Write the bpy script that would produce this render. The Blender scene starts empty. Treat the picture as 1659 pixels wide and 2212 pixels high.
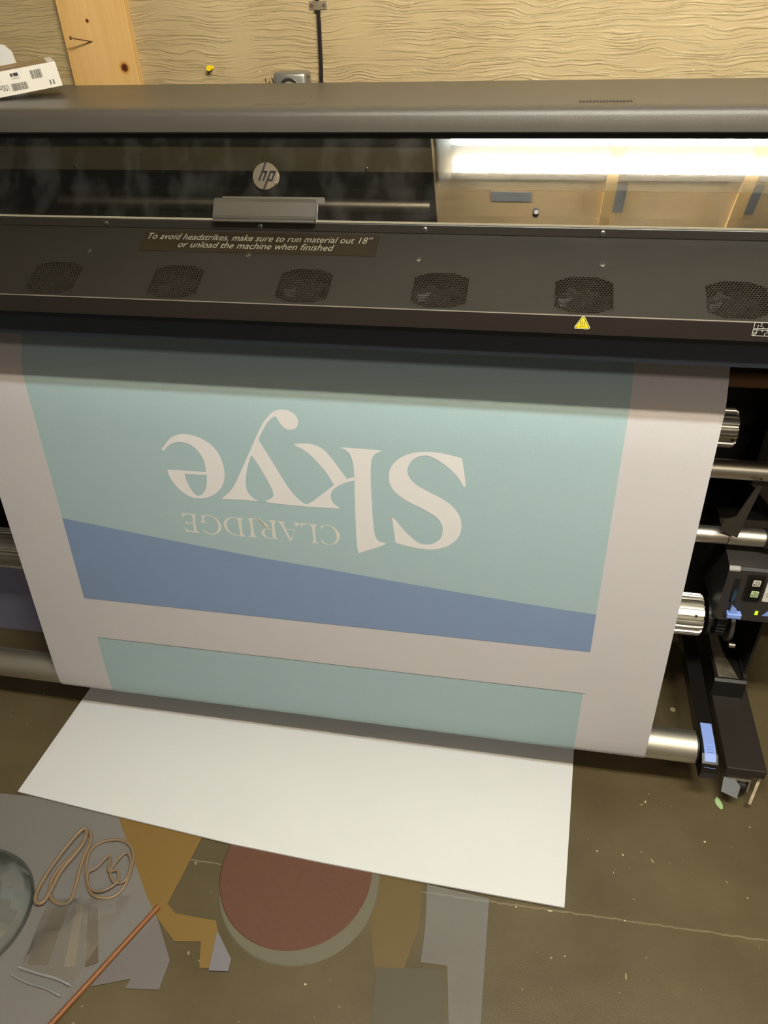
import bpy, bmesh, math, random
from mathutils import Vector, Matrix
random.seed(7)
C = bpy.context.scene.collection
SC = bpy.context.scene

# ------------------------------------------------------------------ camera, world, exposure
CAM_H = 1.54
F_PX = 1661.0
def _n(v): return v.normalized()
hv = Vector((-9200-829.5, 290-1106.0, F_PX)); vv = Vector((900-829.5, 3376-1106.0, F_PX))
ax = _n(-hv)                                   # world X in camera (right, down, forward)
az = _n(vv); az = _n(az - ax*az.dot(ax)); az = -az
ay = az.cross(ax)
right = Vector((ax[0], ay[0], az[0])); down = Vector((ax[1], ay[1], az[1])); fwd = Vector((ax[2], ay[2], az[2]))
cam_d = bpy.data.cameras.new('camera'); cam = bpy.data.objects.new('camera', cam_d); C.objects.link(cam)
M = Matrix((( right.x, -down.x, -fwd.x, 0), (right.y, -down.y, -fwd.y, 0), (right.z, -down.z, -fwd.z, CAM_H), (0,0,0,1)))
cam.matrix_world = M
cam_d.sensor_fit = 'VERTICAL'; cam_d.sensor_height = 36.0; cam_d.lens = F_PX/2212*36
cam_d.clip_start = 0.02; cam_d.clip_end = 60
SC.camera = cam
SC.view_settings.view_transform = 'Standard'; SC.view_settings.look = 'None'
SC.view_settings.gamma = 1; SC.view_settings.use_curve_mapping = False
SC.view_settings.exposure = 1.75
world = bpy.data.worlds.new('world'); SC.world = world; world.use_nodes = True
bg = world.node_tree.nodes['Background']; bg.inputs[0].default_value = (1.0, 0.90, 0.76, 1); bg.inputs[1].default_value = 0.05
TUBE_COOL = ((0.80, 0.95, 1.0), 70.0)
TUBE_WARM = ((1.0, 0.88, 0.68), 80.0)
al = bpy.data.lights.new('added_fill_light', 'AREA'); al.shape = 'RECTANGLE'; al.size = 1.2; al.size_y = 0.25; al.energy = 7.0; al.color = (1.0, 0.92, 0.80)  # added fill lamp behind the camera, lifting floor and lower banner
alo = bpy.data.objects.new('added_fill_light', al); C.objects.link(alo); alo.location = (0.9, -1.0, 2.43)
SC.cycles.max_bounces = 8; SC.cycles.transparent_max_bounces = 16
SC.cycles.caustics_reflective = False; SC.cycles.caustics_refractive = False
SC.cycles.sample_clamp_indirect = 4.0
try: SC.cycles.use_denoising = True
except Exception: pass

# ------------------------------------------------------------------ helpers
def lin(c): return c/12.92 if c <= 0.04045 else ((c+0.055)/1.055)**2.4
def rgb(r, g, b): return (lin(r/255), lin(g/255), lin(b/255), 1)
MATS = {}
def mat(name, col, rough=0.5, metal=0.0, var=0.0, vscale=20, bump=0.0, bscale=200, stretch=(1,1,1), spec=0.5, coat=0.0, emit=None, alpha=1.0, trans=0.0):
    if name in MATS: return MATS[name]
    m = bpy.data.materials.new(name); m.use_nodes = True; nt = m.node_tree; N = nt.nodes; L = nt.links
    p = N['Principled BSDF']; p.inputs['Base Color'].default_value = col; p.inputs['Roughness'].default_value = rough
    p.inputs['Metallic'].default_value = metal; p.inputs['Specular IOR Level'].default_value = spec
    p.inputs['Coat Weight'].default_value = coat; p.inputs['Coat Roughness'].default_value = 0.08
    p.inputs['Alpha'].default_value = alpha; p.inputs['Transmission Weight'].default_value = trans
    tc = N.new('ShaderNodeTexCoord'); mp = N.new('ShaderNodeMapping'); mp.inputs['Scale'].default_value = stretch
    L.new(tc.outputs['Object'], mp.inputs[0])
    if var > 0:
        n = N.new('ShaderNodeTexNoise'); n.inputs['Scale'].default_value = vscale; n.inputs['Detail'].default_value = 6
        L.new(mp.outputs[0], n.inputs['Vector'])
        r = N.new('ShaderNodeValToRGB'); r.color_ramp.elements[0].position = 0.3; r.color_ramp.elements[1].position = 0.7
        r.color_ramp.elements[0].color = tuple(c*(1-var) for c in col[:3])+(1,)
        r.color_ramp.elements[1].color = tuple(min(1, c*(1+var)) for c in col[:3])+(1,)
        L.new(n.outputs['Fac'], r.inputs[0]); L.new(r.outputs[0], p.inputs['Base Color'])
    if bump > 0:
        n = N.new('ShaderNodeTexNoise'); n.inputs['Scale'].default_value = bscale; n.inputs['Detail'].default_value = 4
        L.new(mp.outputs[0], n.inputs['Vector'])
        b = N.new('ShaderNodeBump'); b.inputs['Strength'].default_value = bump; b.inputs['Distance'].default_value = 0.002
        L.new(n.outputs['Fac'], b.inputs['Height']); L.new(b.outputs[0], p.inputs['Normal'])
    if emit: p.inputs['Emission Color'].default_value = emit[0]; p.inputs['Emission Strength'].default_value = emit[1]
    MATS[name] = m; return m

def link(name, bm, m, parent=None, smooth=False, kind=None):
    me = bpy.data.meshes.new(name); bmesh.ops.recalc_face_normals(bm, faces=bm.faces[:]); bm.to_mesh(me); bm.free()
    if smooth:
        for p in me.polygons: p.use_smooth = True
        try: me.set_sharp_from_angle(angle=math.radians(40))
        except Exception: pass
    o = bpy.data.objects.new(name, me); C.objects.link(o)
    for x in (m if isinstance(m, (list, tuple)) else [m]): me.materials.append(x)
    if parent: o.parent = parent
    if kind: o['kind'] = kind
    return o
def obj(name, bm, m, parent=None, smooth=False, kind=None, label=None):
    o = link(name, bm, m, parent, smooth, kind)
    if parent is not None and parent.type == 'EMPTY': o.matrix_parent_inverse = Matrix.Translation(parent.location).inverted()
    if label: o['label'] = label
    return o
def thing(name, label, cat, loc=(0,0,0), group=None):
    o = bpy.data.objects.new(name, None); C.objects.link(o); o.location = loc; o.empty_display_size = 0.05
    o['label'] = label; o['category'] = cat
    if group: o['group'] = group
    return o
def tag(o, label, cat, group=None):
    o['label'] = label; o['category'] = cat
    if group: o['group'] = group
    return o
def B(): return bmesh.new()
def box(bm, x0, x1, y0, y1, z0, z1, bev=0.0):
    g = bmesh.ops.create_cube(bm, size=1)
    vs = g['verts']
    for v in vs: v.co = Vector((x0+(v.co.x+.5)*(x1-x0), y0+(v.co.y+.5)*(y1-y0), z0+(v.co.z+.5)*(z1-z0)))
    if bev > 0:
        es = list({e for v in vs for e in v.link_edges})
        bmesh.ops.bevel(bm, geom=es, offset=bev, segments=3, affect='EDGES', profile=0.5)
    return bm
def cyl(bm, p0, p1, r0, r1=None, seg=32, caps=True):
    r1 = r0 if r1 is None else r1
    p0 = Vector(p0); p1 = Vector(p1); d = (p1-p0).normalized()
    u = d.orthogonal().normalized(); w = d.cross(u)
    a = [bm.verts.new(p0+(u*math.cos(t)+w*math.sin(t))*r0) for t in [2*math.pi*i/seg for i in range(seg)]]
    b = [bm.verts.new(p1+(u*math.cos(t)+w*math.sin(t))*r1) for t in [2*math.pi*i/seg for i in range(seg)]]
    for i in range(seg): bm.faces.new((a[i], a[(i+1) % seg], b[(i+1) % seg], b[i]))
    if caps: bm.faces.new(a[::-1]); bm.faces.new(b)
    return bm
def xprism(bm, prof, x0, x1, caps=True):           # closed profile of (y, z) swept along X
    a = [bm.verts.new((x0, y, z)) for y, z in prof]; b = [bm.verts.new((x1, y, z)) for y, z in prof]
    n = len(prof)
    for i in range(n): bm.faces.new((a[i], a[(i+1) % n], b[(i+1) % n], b[i]))
    if caps: bm.faces.new(a[::-1]); bm.faces.new(b)
    return bm
def slab(bm, pts, org, u, v, thick):               # polygon in plane (org,u,v), thickened along the normal
    org = Vector(org); u = Vector(u).normalized(); v = Vector(v).normalized(); n = u.cross(v).normalized()
    a = [bm.verts.new(org+u*p[0]+v*p[1]) for p in pts]; b = [bm.verts.new(org+u*p[0]+v*p[1]+n*thick) for p in pts]
    k = len(pts)
    for i in range(k): bm.faces.new((a[i], a[(i+1) % k], b[(i+1) % k], b[i]))
    bm.faces.new(a[::-1]); bm.faces.new(b)
    return bm
def rrect(w, h, r, cx=0, cy=0, seg=5):
    out = []
    for sx, sy, a0 in ((1,1,0),(-1,1,90),(-1,-1,180),(1,-1,270)):
        for i in range(seg+1):
            a = math.radians(a0+90*i/seg); out.append((cx+sx*(w/2-r)+r*math.cos(a), cy+sy*(h/2-r)+r*math.sin(a)))
    return out
def circ(r, cx=0, cy=0, seg=24, r2=None): return [(cx+r*math.cos(2*math.pi*i/seg), cy+(r2 or r)*math.sin(2*math.pi*i/seg)) for i in range(seg)]
def tube(bm, pts, r, seg=10, closed=False):
    P = [Vector(p) for p in pts]; n = len(P); rings = []
    up = Vector((0,0,1))
    for i in range(n):
        if closed: t = P[(i+1) % n]-P[i-1]
        else: t = P[min(i+1, n-1)]-P[max(i-1, 0)]
        t.normalize(); u = t.cross(up)
        if u.length < 1e-3: u = t.orthogonal()
        u.normalize(); w = u.cross(t)
        rings.append([bm.verts.new(P[i]+(u*math.cos(a)+w*math.sin(a))*r) for a in [2*math.pi*k/seg for k in range(seg)]])
    for i in range(n if closed else n-1):
        a, b = rings[i], rings[(i+1) % n]
        for k in range(seg): bm.faces.new((a[k], a[(k+1) % seg], b[(k+1) % seg], b[k]))
    if not closed: bm.faces.new(rings[0][::-1]); bm.faces.new(rings[-1])
    return bm
def spline(pts, n=6, closed=False):
    P = [Vector(p) for p in pts]; N = len(P); out = []
    for i in range(N if closed else N-1):
        if closed: a, b, c, d = P[i-1], P[i], P[(i+1) % N], P[(i+2) % N]
        else: a, b, c, d = P[max(i-1,0)], P[i], P[i+1], P[min(i+2,N-1)]
        for k in range(n):
            t = k/n; out.append(.5*((2*b)+(c-a)*t+(2*a-5*b+4*c-d)*t*t+(3*b-a-3*c+d)*t**3))
    if not closed: out.append(P[-1])
    return out
def text_bm(body, size, org, u, v, shear=0.0, align='LEFT', off=0.0003, width=1.0, weight=0.0):
    cu = bpy.data.curves.new('lettering', 'FONT'); cu.body = body; cu.size = size; cu.shear = shear; cu.align_x = align; cu.resolution_u = 3
    cu.offset = weight
    t = bpy.data.objects.new('lettering', cu); C.objects.link(t)
    dg = bpy.context.evaluated_depsgraph_get(); me = bpy.data.meshes.new_from_object(t.evaluated_get(dg))
    bm = bmesh.new(); bm.from_mesh(me)
    bpy.data.objects.remove(t); bpy.data.curves.remove(cu); bpy.data.meshes.remove(me)
    u = Vector(u).normalized(); v = Vector(v).normalized(); n = u.cross(v).normalized(); org = Vector(org)
    for w in bm.verts: w.co = org+u*w.co.x*width+v*w.co.y+n*off
    return bm

# ------------------------------------------------------------------ materials
M_wood = None
def wall_material():
    m = bpy.data.materials.new('painted_rough_plywood'); m.use_nodes = True; nt = m.node_tree; N = nt.nodes; L = nt.links; p = N['Principled BSDF']
    tc = N.new('ShaderNodeTexCoord')
    # slow warp bends the grain
    mp = N.new('ShaderNodeMapping'); mp.inputs['Scale'].default_value = (4.0, 1, 9.0); L.new(tc.outputs['Object'], mp.inputs[0])
    nw = N.new('ShaderNodeTexNoise'); nw.inputs['Scale'].default_value = 1.6; nw.inputs['Detail'].default_value = 2; L.new(mp.outputs[0], nw.inputs['Vector'])
    sc = N.new('ShaderNodeVectorMath'); sc.operation = 'SCALE'; sc.inputs['Scale'].default_value = 0.045; L.new(nw.outputs['Color'], sc.inputs[0])
    ad = N.new('ShaderNodeVectorMath'); ad.operation = 'ADD'; L.new(tc.outputs['Object'], ad.inputs[0]); L.new(sc.outputs[0], ad.inputs[1])
    mp2 = N.new('ShaderNodeMapping'); mp2.inputs['Scale'].default_value = (11, 1, 260); L.new(ad.outputs[0], mp2.inputs[0])
    n1 = N.new('ShaderNodeTexNoise'); n1.inputs['Scale'].default_value = 1.0; n1.inputs['Detail'].default_value = 3; n1.inputs['Roughness'].default_value = 0.55
    L.new(mp2.outputs[0], n1.inputs['Vector'])
    r1 = N.new('ShaderNodeValToRGB'); r1.color_ramp.elements[0].position = 0.47; r1.color_ramp.elements[1].position = 0.62; L.new(n1.outputs['Fac'], r1.inputs[0])
    # patches without grain
    n2 = N.new('ShaderNodeTexNoise'); n2.inputs['Scale'].default_value = 7; n2.inputs['Detail'].default_value = 2; L.new(tc.outputs['Object'], n2.inputs['Vector'])
    r2 = N.new('ShaderNodeValToRGB'); r2.color_ramp.elements[0].position = 0.30; r2.color_ramp.elements[1].position = 0.48; L.new(n2.outputs['Fac'], r2.inputs[0])
    mu = N.new('ShaderNodeMath'); mu.operation = 'MULTIPLY'; L.new(r1.outputs[0], mu.inputs[0]); L.new(r2.outputs[0], mu.inputs[1])
    n3 = N.new('ShaderNodeTexNoise'); n3.inputs['Scale'].default_value = 60; n3.inputs['Detail'].default_value = 3; L.new(tc.outputs['Object'], n3.inputs['Vector'])
    m3 = N.new('ShaderNodeMath'); m3.operation = 'MULTIPLY_ADD'; m3.inputs[1].default_value = 0.25; L.new(n3.outputs['Fac'], m3.inputs[0]); L.new(mu.outputs[0], m3.inputs[2])
    b = N.new('ShaderNodeBump'); b.inputs['Strength'].default_value = 0.7; b.inputs['Distance'].default_value = 0.0017
    L.new(m3.outputs[0], b.inputs['Height']); L.new(b.outputs[0], p.inputs['Normal'])
    # colour: paint with tiny flecks where it chipped
    n4 = N.new('ShaderNodeTexNoise'); n4.inputs['Scale'].default_value = 5; L.new(tc.outputs['Object'], n4.inputs['Vector'])
    cr = N.new('ShaderNodeValToRGB'); cr.color_ramp.elements[0].position = 0.3; cr.color_ramp.elements[1].position = 0.7
    cr.color_ramp.elements[0].color = rgb(172, 147, 104); cr.color_ramp.elements[1].color = rgb(182, 158, 115); L.new(n4.outputs['Fac'], cr.inputs[0])
    n5 = N.new('ShaderNodeTexNoise'); n5.inputs['Scale'].default_value = 110; n5.inputs['Detail'].default_value = 1; L.new(tc.outputs['Object'], n5.inputs['Vector'])
    r5 = N.new('ShaderNodeValToRGB'); r5.color_ramp.elements[0].position = 0.79; r5.color_ramp.elements[1].position = 0.81; L.new(n5.outputs['Fac'], r5.inputs[0])
    mx = N.new('ShaderNodeMix'); mx.data_type = 'RGBA'; L.new(r5.outputs[0], mx.inputs[0]); L.new(cr.outputs[0], mx.inputs[6]); mx.inputs[7].default_value = rgb(240, 225, 190)
    L.new(mx.outputs[2], p.inputs['Base Color']); p.inputs['Roughness'].default_value = 0.55
    return m
def pine_material():
    m = bpy.data.materials.new('pine'); m.use_nodes = True; nt = m.node_tree; N = nt.nodes; L = nt.links; p = N['Principled BSDF']
    tc = N.new('ShaderNodeTexCoord'); mp = N.new('ShaderNodeMapping'); mp.inputs['Scale'].default_value = (26, 10, 1.6); L.new(tc.outputs['Object'], mp.inputs[0])
    n = N.new('ShaderNodeTexNoise'); n.inputs['Scale'].default_value = 1.5; n.inputs['Detail'].default_value = 5; n.inputs['Distortion'].default_value = 1.2; L.new(mp.outputs[0], n.inputs['Vector'])
    r = N.new('ShaderNodeValToRGB'); r.color_ramp.elements[0].position = 0.25; r.color_ramp.elements[1].position = 0.75
    r.color_ramp.elements[0].color = rgb(208, 160, 92); r.color_ramp.elements[1].color = rgb(224, 182, 118)
    L.new(n.outputs['Fac'], r.inputs[0])
    # two knots
    prev = r.outputs[0]
    for (kx, kz, kr) in ((-0.860, 1.362, 0.0085), (-0.921, 1.445, 0.0035)):
        v = N.new('ShaderNodeVectorMath'); v.operation = 'DISTANCE'; L.new(tc.outputs['Object'], v.inputs[0]); v.inputs[1].default_value = (kx, 1.700, kz)
        rr = N.new('ShaderNodeValToRGB'); e = rr.color_ramp.elements; e[0].position = 0.0; e[0].color = rgb(88, 46, 20); e[1].position = 1.0; e[1].color = (1,1,1,1)
        e2 = e.new(0.45); e2.color = rgb(120, 66, 30); e3 = e.new(0.62); e3.color = (0.75, 0.55, 0.35, 1)
        dv = N.new('ShaderNodeMath'); dv.operation = 'DIVIDE'; dv.inputs[1].default_value = kr*1.6; L.new(v.outputs['Value'], dv.inputs[0]); L.new(dv.outputs[0], rr.inputs[0])
        mx = N.new('ShaderNodeMix'); mx.data_type = 'RGBA'; mx.blend_type = 'MULTIPLY'; mx.inputs[0].default_value = 1; L.new(prev, mx.inputs[6]); L.new(rr.outputs[0], mx.inputs[7]); prev = mx.outputs[2]
    L.new(prev, p.inputs['Base Color']); p.inputs['Roughness'].default_value = 0.5
    return m
def floor_material():
    m = bpy.data.materials.new('sealed_concrete'); m.use_nodes = True; nt = m.node_tree; N = nt.nodes; L = nt.links; p = N['Principled BSDF']
    tc = N.new('ShaderNodeTexCoord')
    n = N.new('ShaderNodeTexNoise'); n.inputs['Scale'].default_value = 3.5; n.inputs['Detail'].default_value = 8; n.inputs['Roughness'].default_value = 0.6; L.new(tc.outputs['Object'], n.inputs['Vector'])
    r = N.new('ShaderNodeValToRGB'); r.color_ramp.elements[0].position = 0.3; r.color_ramp.elements[1].position = 0.72
    r.color_ramp.elements[0].color = rgb(80, 68, 45); r.color_ramp.elements[1].color = rgb(104, 91, 64); L.new(n.outputs['Fac'], r.inputs[0])
    # pale paint flecks and scrapes
    n2 = N.new('ShaderNodeTexNoise'); n2.inputs['Scale'].default_value = 75; n2.inputs['Detail'].default_value = 1; L.new(tc.outputs['Object'], n2.inputs['Vector'])
    r2 = N.new('ShaderNodeValToRGB'); r2.color_ramp.elements[0].position = 0.755; r2.color_ramp.elements[1].position = 0.79; L.new(n2.outputs['Fac'], r2.inputs[0])
    mx = N.new('ShaderNodeMix'); mx.data_type = 'RGBA'; L.new(r2.outputs[0], mx.inputs[0]); L.new(r.outputs[0], mx.inputs[6]); mx.inputs[7].default_value = rgb(150, 138, 108)
    # slab joint along X at y = 0.80: a thin pale scraped line
    sx = N.new('ShaderNodeSeparateXYZ'); L.new(tc.outputs['Object'], sx.inputs[0])
    nj = N.new('ShaderNodeTexNoise'); nj.inputs['Scale'].default_value = 60; L.new(tc.outputs['Object'], nj.inputs['Vector'])
    a1 = N.new('ShaderNodeMath'); a1.operation = 'MULTIPLY_ADD'; a1.inputs[1].default_value = 0.008; L.new(nj.outputs['Fac'], a1.inputs[0]); L.new(sx.outputs['Y'], a1.inputs[2])
    sl = N.new('ShaderNodeMath'); sl.operation = 'MULTIPLY_ADD'; sl.inputs[1].default_value = -0.022; L.new(sx.outputs['X'], sl.inputs[0]); L.new(a1.outputs[0], sl.inputs[2])
    s1 = N.new('ShaderNodeMath'); s1.operation = 'SUBTRACT'; s1.inputs[1].default_value = 0.802; L.new(sl.outputs[0], s1.inputs[0])
    ab = N.new('ShaderNodeMath'); ab.operation = 'ABSOLUTE'; L.new(s1.outputs[0], ab.inputs[0])
    lt = N.new('ShaderNodeMath'); lt.operation = 'LESS_THAN'; lt.inputs[1].default_value = 0.0016; L.new(ab.outputs[0], lt.inputs[0])
    sc2 = N.new('ShaderNodeMath'); sc2.operation = 'MULTIPLY'; sc2.inputs[1].default_value = 0.5; L.new(lt.outputs[0], sc2.inputs[0])
    mx2 = N.new('ShaderNodeMix'); mx2.data_type = 'RGBA'; L.new(sc2.outputs[0], mx2.inputs[0]); L.new(mx.outputs[2], mx2.inputs[6]); mx2.inputs[7].default_value = rgb(150, 138, 110)
    L.new(mx2.outputs[2], p.inputs['Base Color']); p.inputs['Roughness'].default_value = 0.36
    nb = N.new('ShaderNodeTexNoise'); nb.inputs['Scale'].default_value = 320; nb.inputs['Detail'].default_value = 3; L.new(tc.outputs['Object'], nb.inputs['Vector'])
    b = N.new('ShaderNodeBump'); b.inputs['Strength'].default_value = 0.5; b.inputs['Distance'].default_value = 0.001; L.new(nb.outputs['Fac'], b.inputs['Height']); L.new(b.outputs[0], p.inputs['Normal'])
    return m
def clear_material(name, refl, tint=(1,1,1,1), rough=0.02, haze=0.0, hazecol=(0.8,0.8,0.8,1), streak=0.0):
    m = bpy.data.materials.new(name); m.use_nodes = True; nt = m.node_tree; N = nt.nodes; L = nt.links
    for x in list(N): N.remove(x)
    out = N.new('ShaderNodeOutputMaterial'); t = N.new('ShaderNodeBsdfTransparent'); t.inputs[0].default_value = tint
    g = N.new('ShaderNodeBsdfGlossy'); g.inputs['Roughness'].default_value = rough
    mx = N.new('ShaderNodeMixShader')
    fr = N.new('ShaderNodeFresnel'); fr.inputs[0].default_value = 1.5
    ad = N.new('ShaderNodeMath'); ad.operation = 'ADD'; ad.inputs[1].default_value = refl; ad.use_clamp = True; L.new(fr.outputs[0], ad.inputs[0]); L.new(ad.outputs[0], mx.inputs[0])
    L.new(t.outputs[0], mx.inputs[1]); L.new(g.outputs[0], mx.inputs[2])
    last = mx
    if haze > 0:
        d = N.new('ShaderNodeBsdfDiffuse'); d.inputs[0].default_value = hazecol
        m2 = N.new('ShaderNodeMixShader'); L.new(last.outputs[0], m2.inputs[1]); L.new(d.outputs[0], m2.inputs[2]); m2.inputs[0].default_value = haze
        if streak > 0:      # smears and dust on the plastic
            tc = N.new('ShaderNodeTexCoord'); mp = N.new('ShaderNodeMapping'); mp.inputs['Scale'].default_value = (1.0, 1, 0.35); L.new(tc.outputs['Object'], mp.inputs[0])
            n = N.new('ShaderNodeTexNoise'); n.inputs['Scale'].default_value = 28; n.inputs['Detail'].default_value = 5; L.new(mp.outputs[0], n.inputs['Vector'])
            r = N.new('ShaderNodeMapRange'); r.inputs[1].default_value = 0.45; r.inputs[2].default_value = 0.8; r.inputs[3].default_value = haze*0.4; r.inputs[4].default_value = haze+streak; L.new(n.outputs['Fac'], r.inputs[0]); L.new(r.outputs[0], m2.inputs[0])
        last = m2
    L.new(last.outputs[0], out.inputs[0]); return m

dark_plastic = mat('dark_grey_textured_plastic', rgb(74, 68, 58), 0.42, var=0.05, vscale=60, bump=0.25, bscale=900)
hood_plastic = mat('hood_plastic', rgb(76, 70, 62), 0.33, var=0.04, vscale=30, bump=0.25, bscale=1100)
black_sheet = mat('black_painted_steel', rgb(33, 28, 21), 0.5, var=0.08, vscale=12, bump=0.1, bscale=700)
black = mat('black_plastic', rgb(26, 22, 19), 0.4)
deep_black = mat('matt_black', rgb(15, 12, 10), 0.7)
gloss_black = mat('glossy_black_plate', rgb(46, 52, 62), 0.18, spec=0.6)  # slight blue in the colour stands in for a bluish reflection
alu = mat('brushed_aluminium', rgb(206, 200, 186), 0.34, 1.0, var=0.04, vscale=40, stretch=(0.05, 1, 1))
alu_matt = mat('satin_aluminium', rgb(200, 192, 176), 0.42, 1.0)
steel = mat('steel', rgb(170, 165, 155), 0.3, 1.0)
blue = mat('periwinkle_plastic', rgb(140, 165, 232), 0.4)
media = mat('white_textile_media', rgb(197, 190, 188), 0.85, var=0.012, vscale=500, bump=0.35, bscale=1100)
teal = mat('teal_ink', rgb(160, 180, 181), 0.8, var=0.02, vscale=500, bump=0.3, bscale=1100)
inkblue = mat('blue_ink', rgb(124, 142, 172), 0.8, var=0.02, vscale=500, bump=0.3, bscale=1100)
letter_white = mat('unprinted_white', rgb(218, 212, 208), 0.85, bump=0.3, bscale=1100)
yellow = mat('safety_yellow', rgb(236, 208, 40), 0.5)
white_ink = mat('white_ink', rgb(128, 121, 102), 0.6)
window_plastic = clear_material('clear_window_plastic', 0.16, (0.80, 0.78, 0.74, 1), 0.012, haze=0.010, hazecol=(0.7, 0.66, 0.6, 1), streak=0.018)

# ------------------------------------------------------------------ the setting
WY = 1.72
obj('wall_back', box(B(), -3.2, 3.2, WY, WY+0.1, 0, 2.48), wall_material(), kind='structure')
obj('floor', box(B(), -3.2, 3.2, -2.6, WY, -0.1, 0), floor_material(), kind='structure')
ceil_dark = mat('dark_ceiling', rgb(64, 54, 42), 0.8, var=0.2, vscale=3)
ceil_ply = mat('ceiling_plywood', rgb(246, 222, 178), 0.7, var=0.10, vscale=3, stretch=(1, 4, 1))
joist_m = mat('pale_joist', rgb(236, 206, 146), 0.7, var=0.05, vscale=8)
tape_m = mat('grey_tape', rgb(120, 130, 142), 0.5, var=0.15, vscale=60)
cl = obj('ceiling', box(B(), -3.2, 3.2, -2.6, WY, 2.48, 2.58), ceil_dark, kind='structure')
obj('trim_1', box(B(), -0.36, 2.6, -1.2, 1.1, 2.455, 2.48), ceil_ply, kind='structure')
for i, (a, b_) in enumerate(((0.225, 0.262), (0.66, 0.70), (1.2, 1.24))):
    obj('trim_%d' % (i+2), box(B(), a, b_, -1.2, 1.1, 2.44, 2.455), joist_m, kind='structure')
for (x0, x1, y0, y1) in ((-0.16, -0.02, -0.015, 0.028), (0.265, 0.30, -0.06, 0.075), (0.705, 0.735, -0.06, 0.07)):
    t_ = obj('tape_strip', box(B(), x0, x1, y0, y1, 2.4535, 2.4548), tape_m, cl); t_['label'] = 'grey tape strip stuck on the plywood'

# ceiling fixture: wraparound with two tubes
fx = thing('ceiling_light', 'long fluorescent ceiling fixture mirrored in the printer window', 'light', (0.3, 0.2, 2.455))
def emis(name, c, s):
    m = bpy.data.materials.new(name); m.use_nodes = True; N = m.node_tree.nodes
    for x in list(N): N.remove(x)
    e = N.new('ShaderNodeEmission'); e.inputs[0].default_value = c+(1,); e.inputs[1].default_value = s; o = N.new('ShaderNodeOutputMaterial'); m.node_tree.links.new(e.outputs[0], o.inputs[0]); return m
FX0, FX1, FY0, FY1 = -0.335, 0.90, 0.085, 0.345
obj('housing', box(B(), FX0, FX1, FY0+0.01, FY1-0.01, 2.442, 2.455), mat('dark_enamel', rgb(52, 50, 46), 0.8), fx)
obj('tube_lamp', cyl(B(), (FX0+0.05, 0.286, 2.42), (FX1-0.05, 0.286, 2.42), 0.019), emis('cool_tube', *TUBE_COOL), fx)
obj('tube_lamp', cyl(B(), (FX0+0.05, 0.172, 2.42), (FX1-0.05, 0.172, 2.42), 0.019), emis('warm_tube', *TUBE_WARM), fx)
lens = bpy.data.materials.new('prismatic_lens'); lens.use_nodes = True
N = lens.node_tree.nodes; L = lens.node_tree.links
for x in list(N): N.remove(x)
o_ = N.new('ShaderNodeOutputMaterial'); t_ = N.new('ShaderNodeBsdfTransparent'); tr = N.new('ShaderNodeBsdfTranslucent'); tr.inputs[0].default_value = (0.42, 0.41, 0.36, 1)
mx_ = N.new('ShaderNodeMixShader')
tc_ = N.new('ShaderNodeTexCoord'); ck = N.new('ShaderNodeTexChecker'); ck.inputs['Scale'].default_value = 190; rt = N.new('ShaderNodeMapping'); rt.inputs['Rotation'].default_value = (0, 0, math.radians(45))
L.new(tc_.outputs['Object'], rt.inputs[0]); L.new(rt.outputs[0], ck.inputs['Vector'])
mr = N.new('ShaderNodeMapRange'); mr.inputs[3].default_value = 0.045; mr.inputs[4].default_value = 0.085; L.new(ck.outputs['Fac'], mr.inputs[0]); L.new(mr.outputs[0], mx_.inputs[0])
L.new(t_.outputs[0], mx_.inputs[1]); L.new(tr.outputs[0], mx_.inputs[2]); L.new(mx_.outputs[0], o_.inputs[0])
bm = B()
xprism(bm, [(FY0, 2.452), (FY0, 2.408), (FY0+0.012, 2.397), (FY1-0.012, 2.397), (FY1, 2.408), (FY1, 2.452), (FY1-0.002, 2.452), (FY1-0.002, 2.409), (FY1-0.013, 2.399), (FY0+0.013, 2.399), (FY0+0.002, 2.409), (FY0+0.002, 2.452)], FX0, FX1)
obj('lens', bm, lens, fx)

# ------------------------------------------------------------------ large-format printer
PX0, PX1 = -1.75, 0.86
pr = thing('wide_format_printer', 'wide black inkjet printer carrying the hanging banner, against the back wall', 'printer', (-0.4, 1.4, 0))
P = lambda name, bm, m, **k: obj(name, bm, m, pr, **k)
hood = P('hood', xprism(B(), [(1.60,1.343),(1.275,1.3525),(1.262,1.3515),(1.254,1.348),(1.2505,1.341),(1.250,1.320),(1.253,1.3175),(1.275,1.3165),(1.60,1.30)], PX0, PX1), hood_plastic, smooth=True)
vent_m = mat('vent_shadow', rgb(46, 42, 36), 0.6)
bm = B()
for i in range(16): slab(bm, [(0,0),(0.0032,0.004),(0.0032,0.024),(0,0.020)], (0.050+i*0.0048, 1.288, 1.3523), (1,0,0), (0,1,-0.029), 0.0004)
v = obj('vent', bm, vent_m, hood)
bm = B(); slab(bm, rrect(0.082, 0.018, 0.006), (-0.408, 1.302, 1.3519), (1,0,0), (0,1,-0.029), 0.0003); obj('vent', bm, mat('worn_patch', rgb(88, 81, 69), 0.45), hood)

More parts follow.
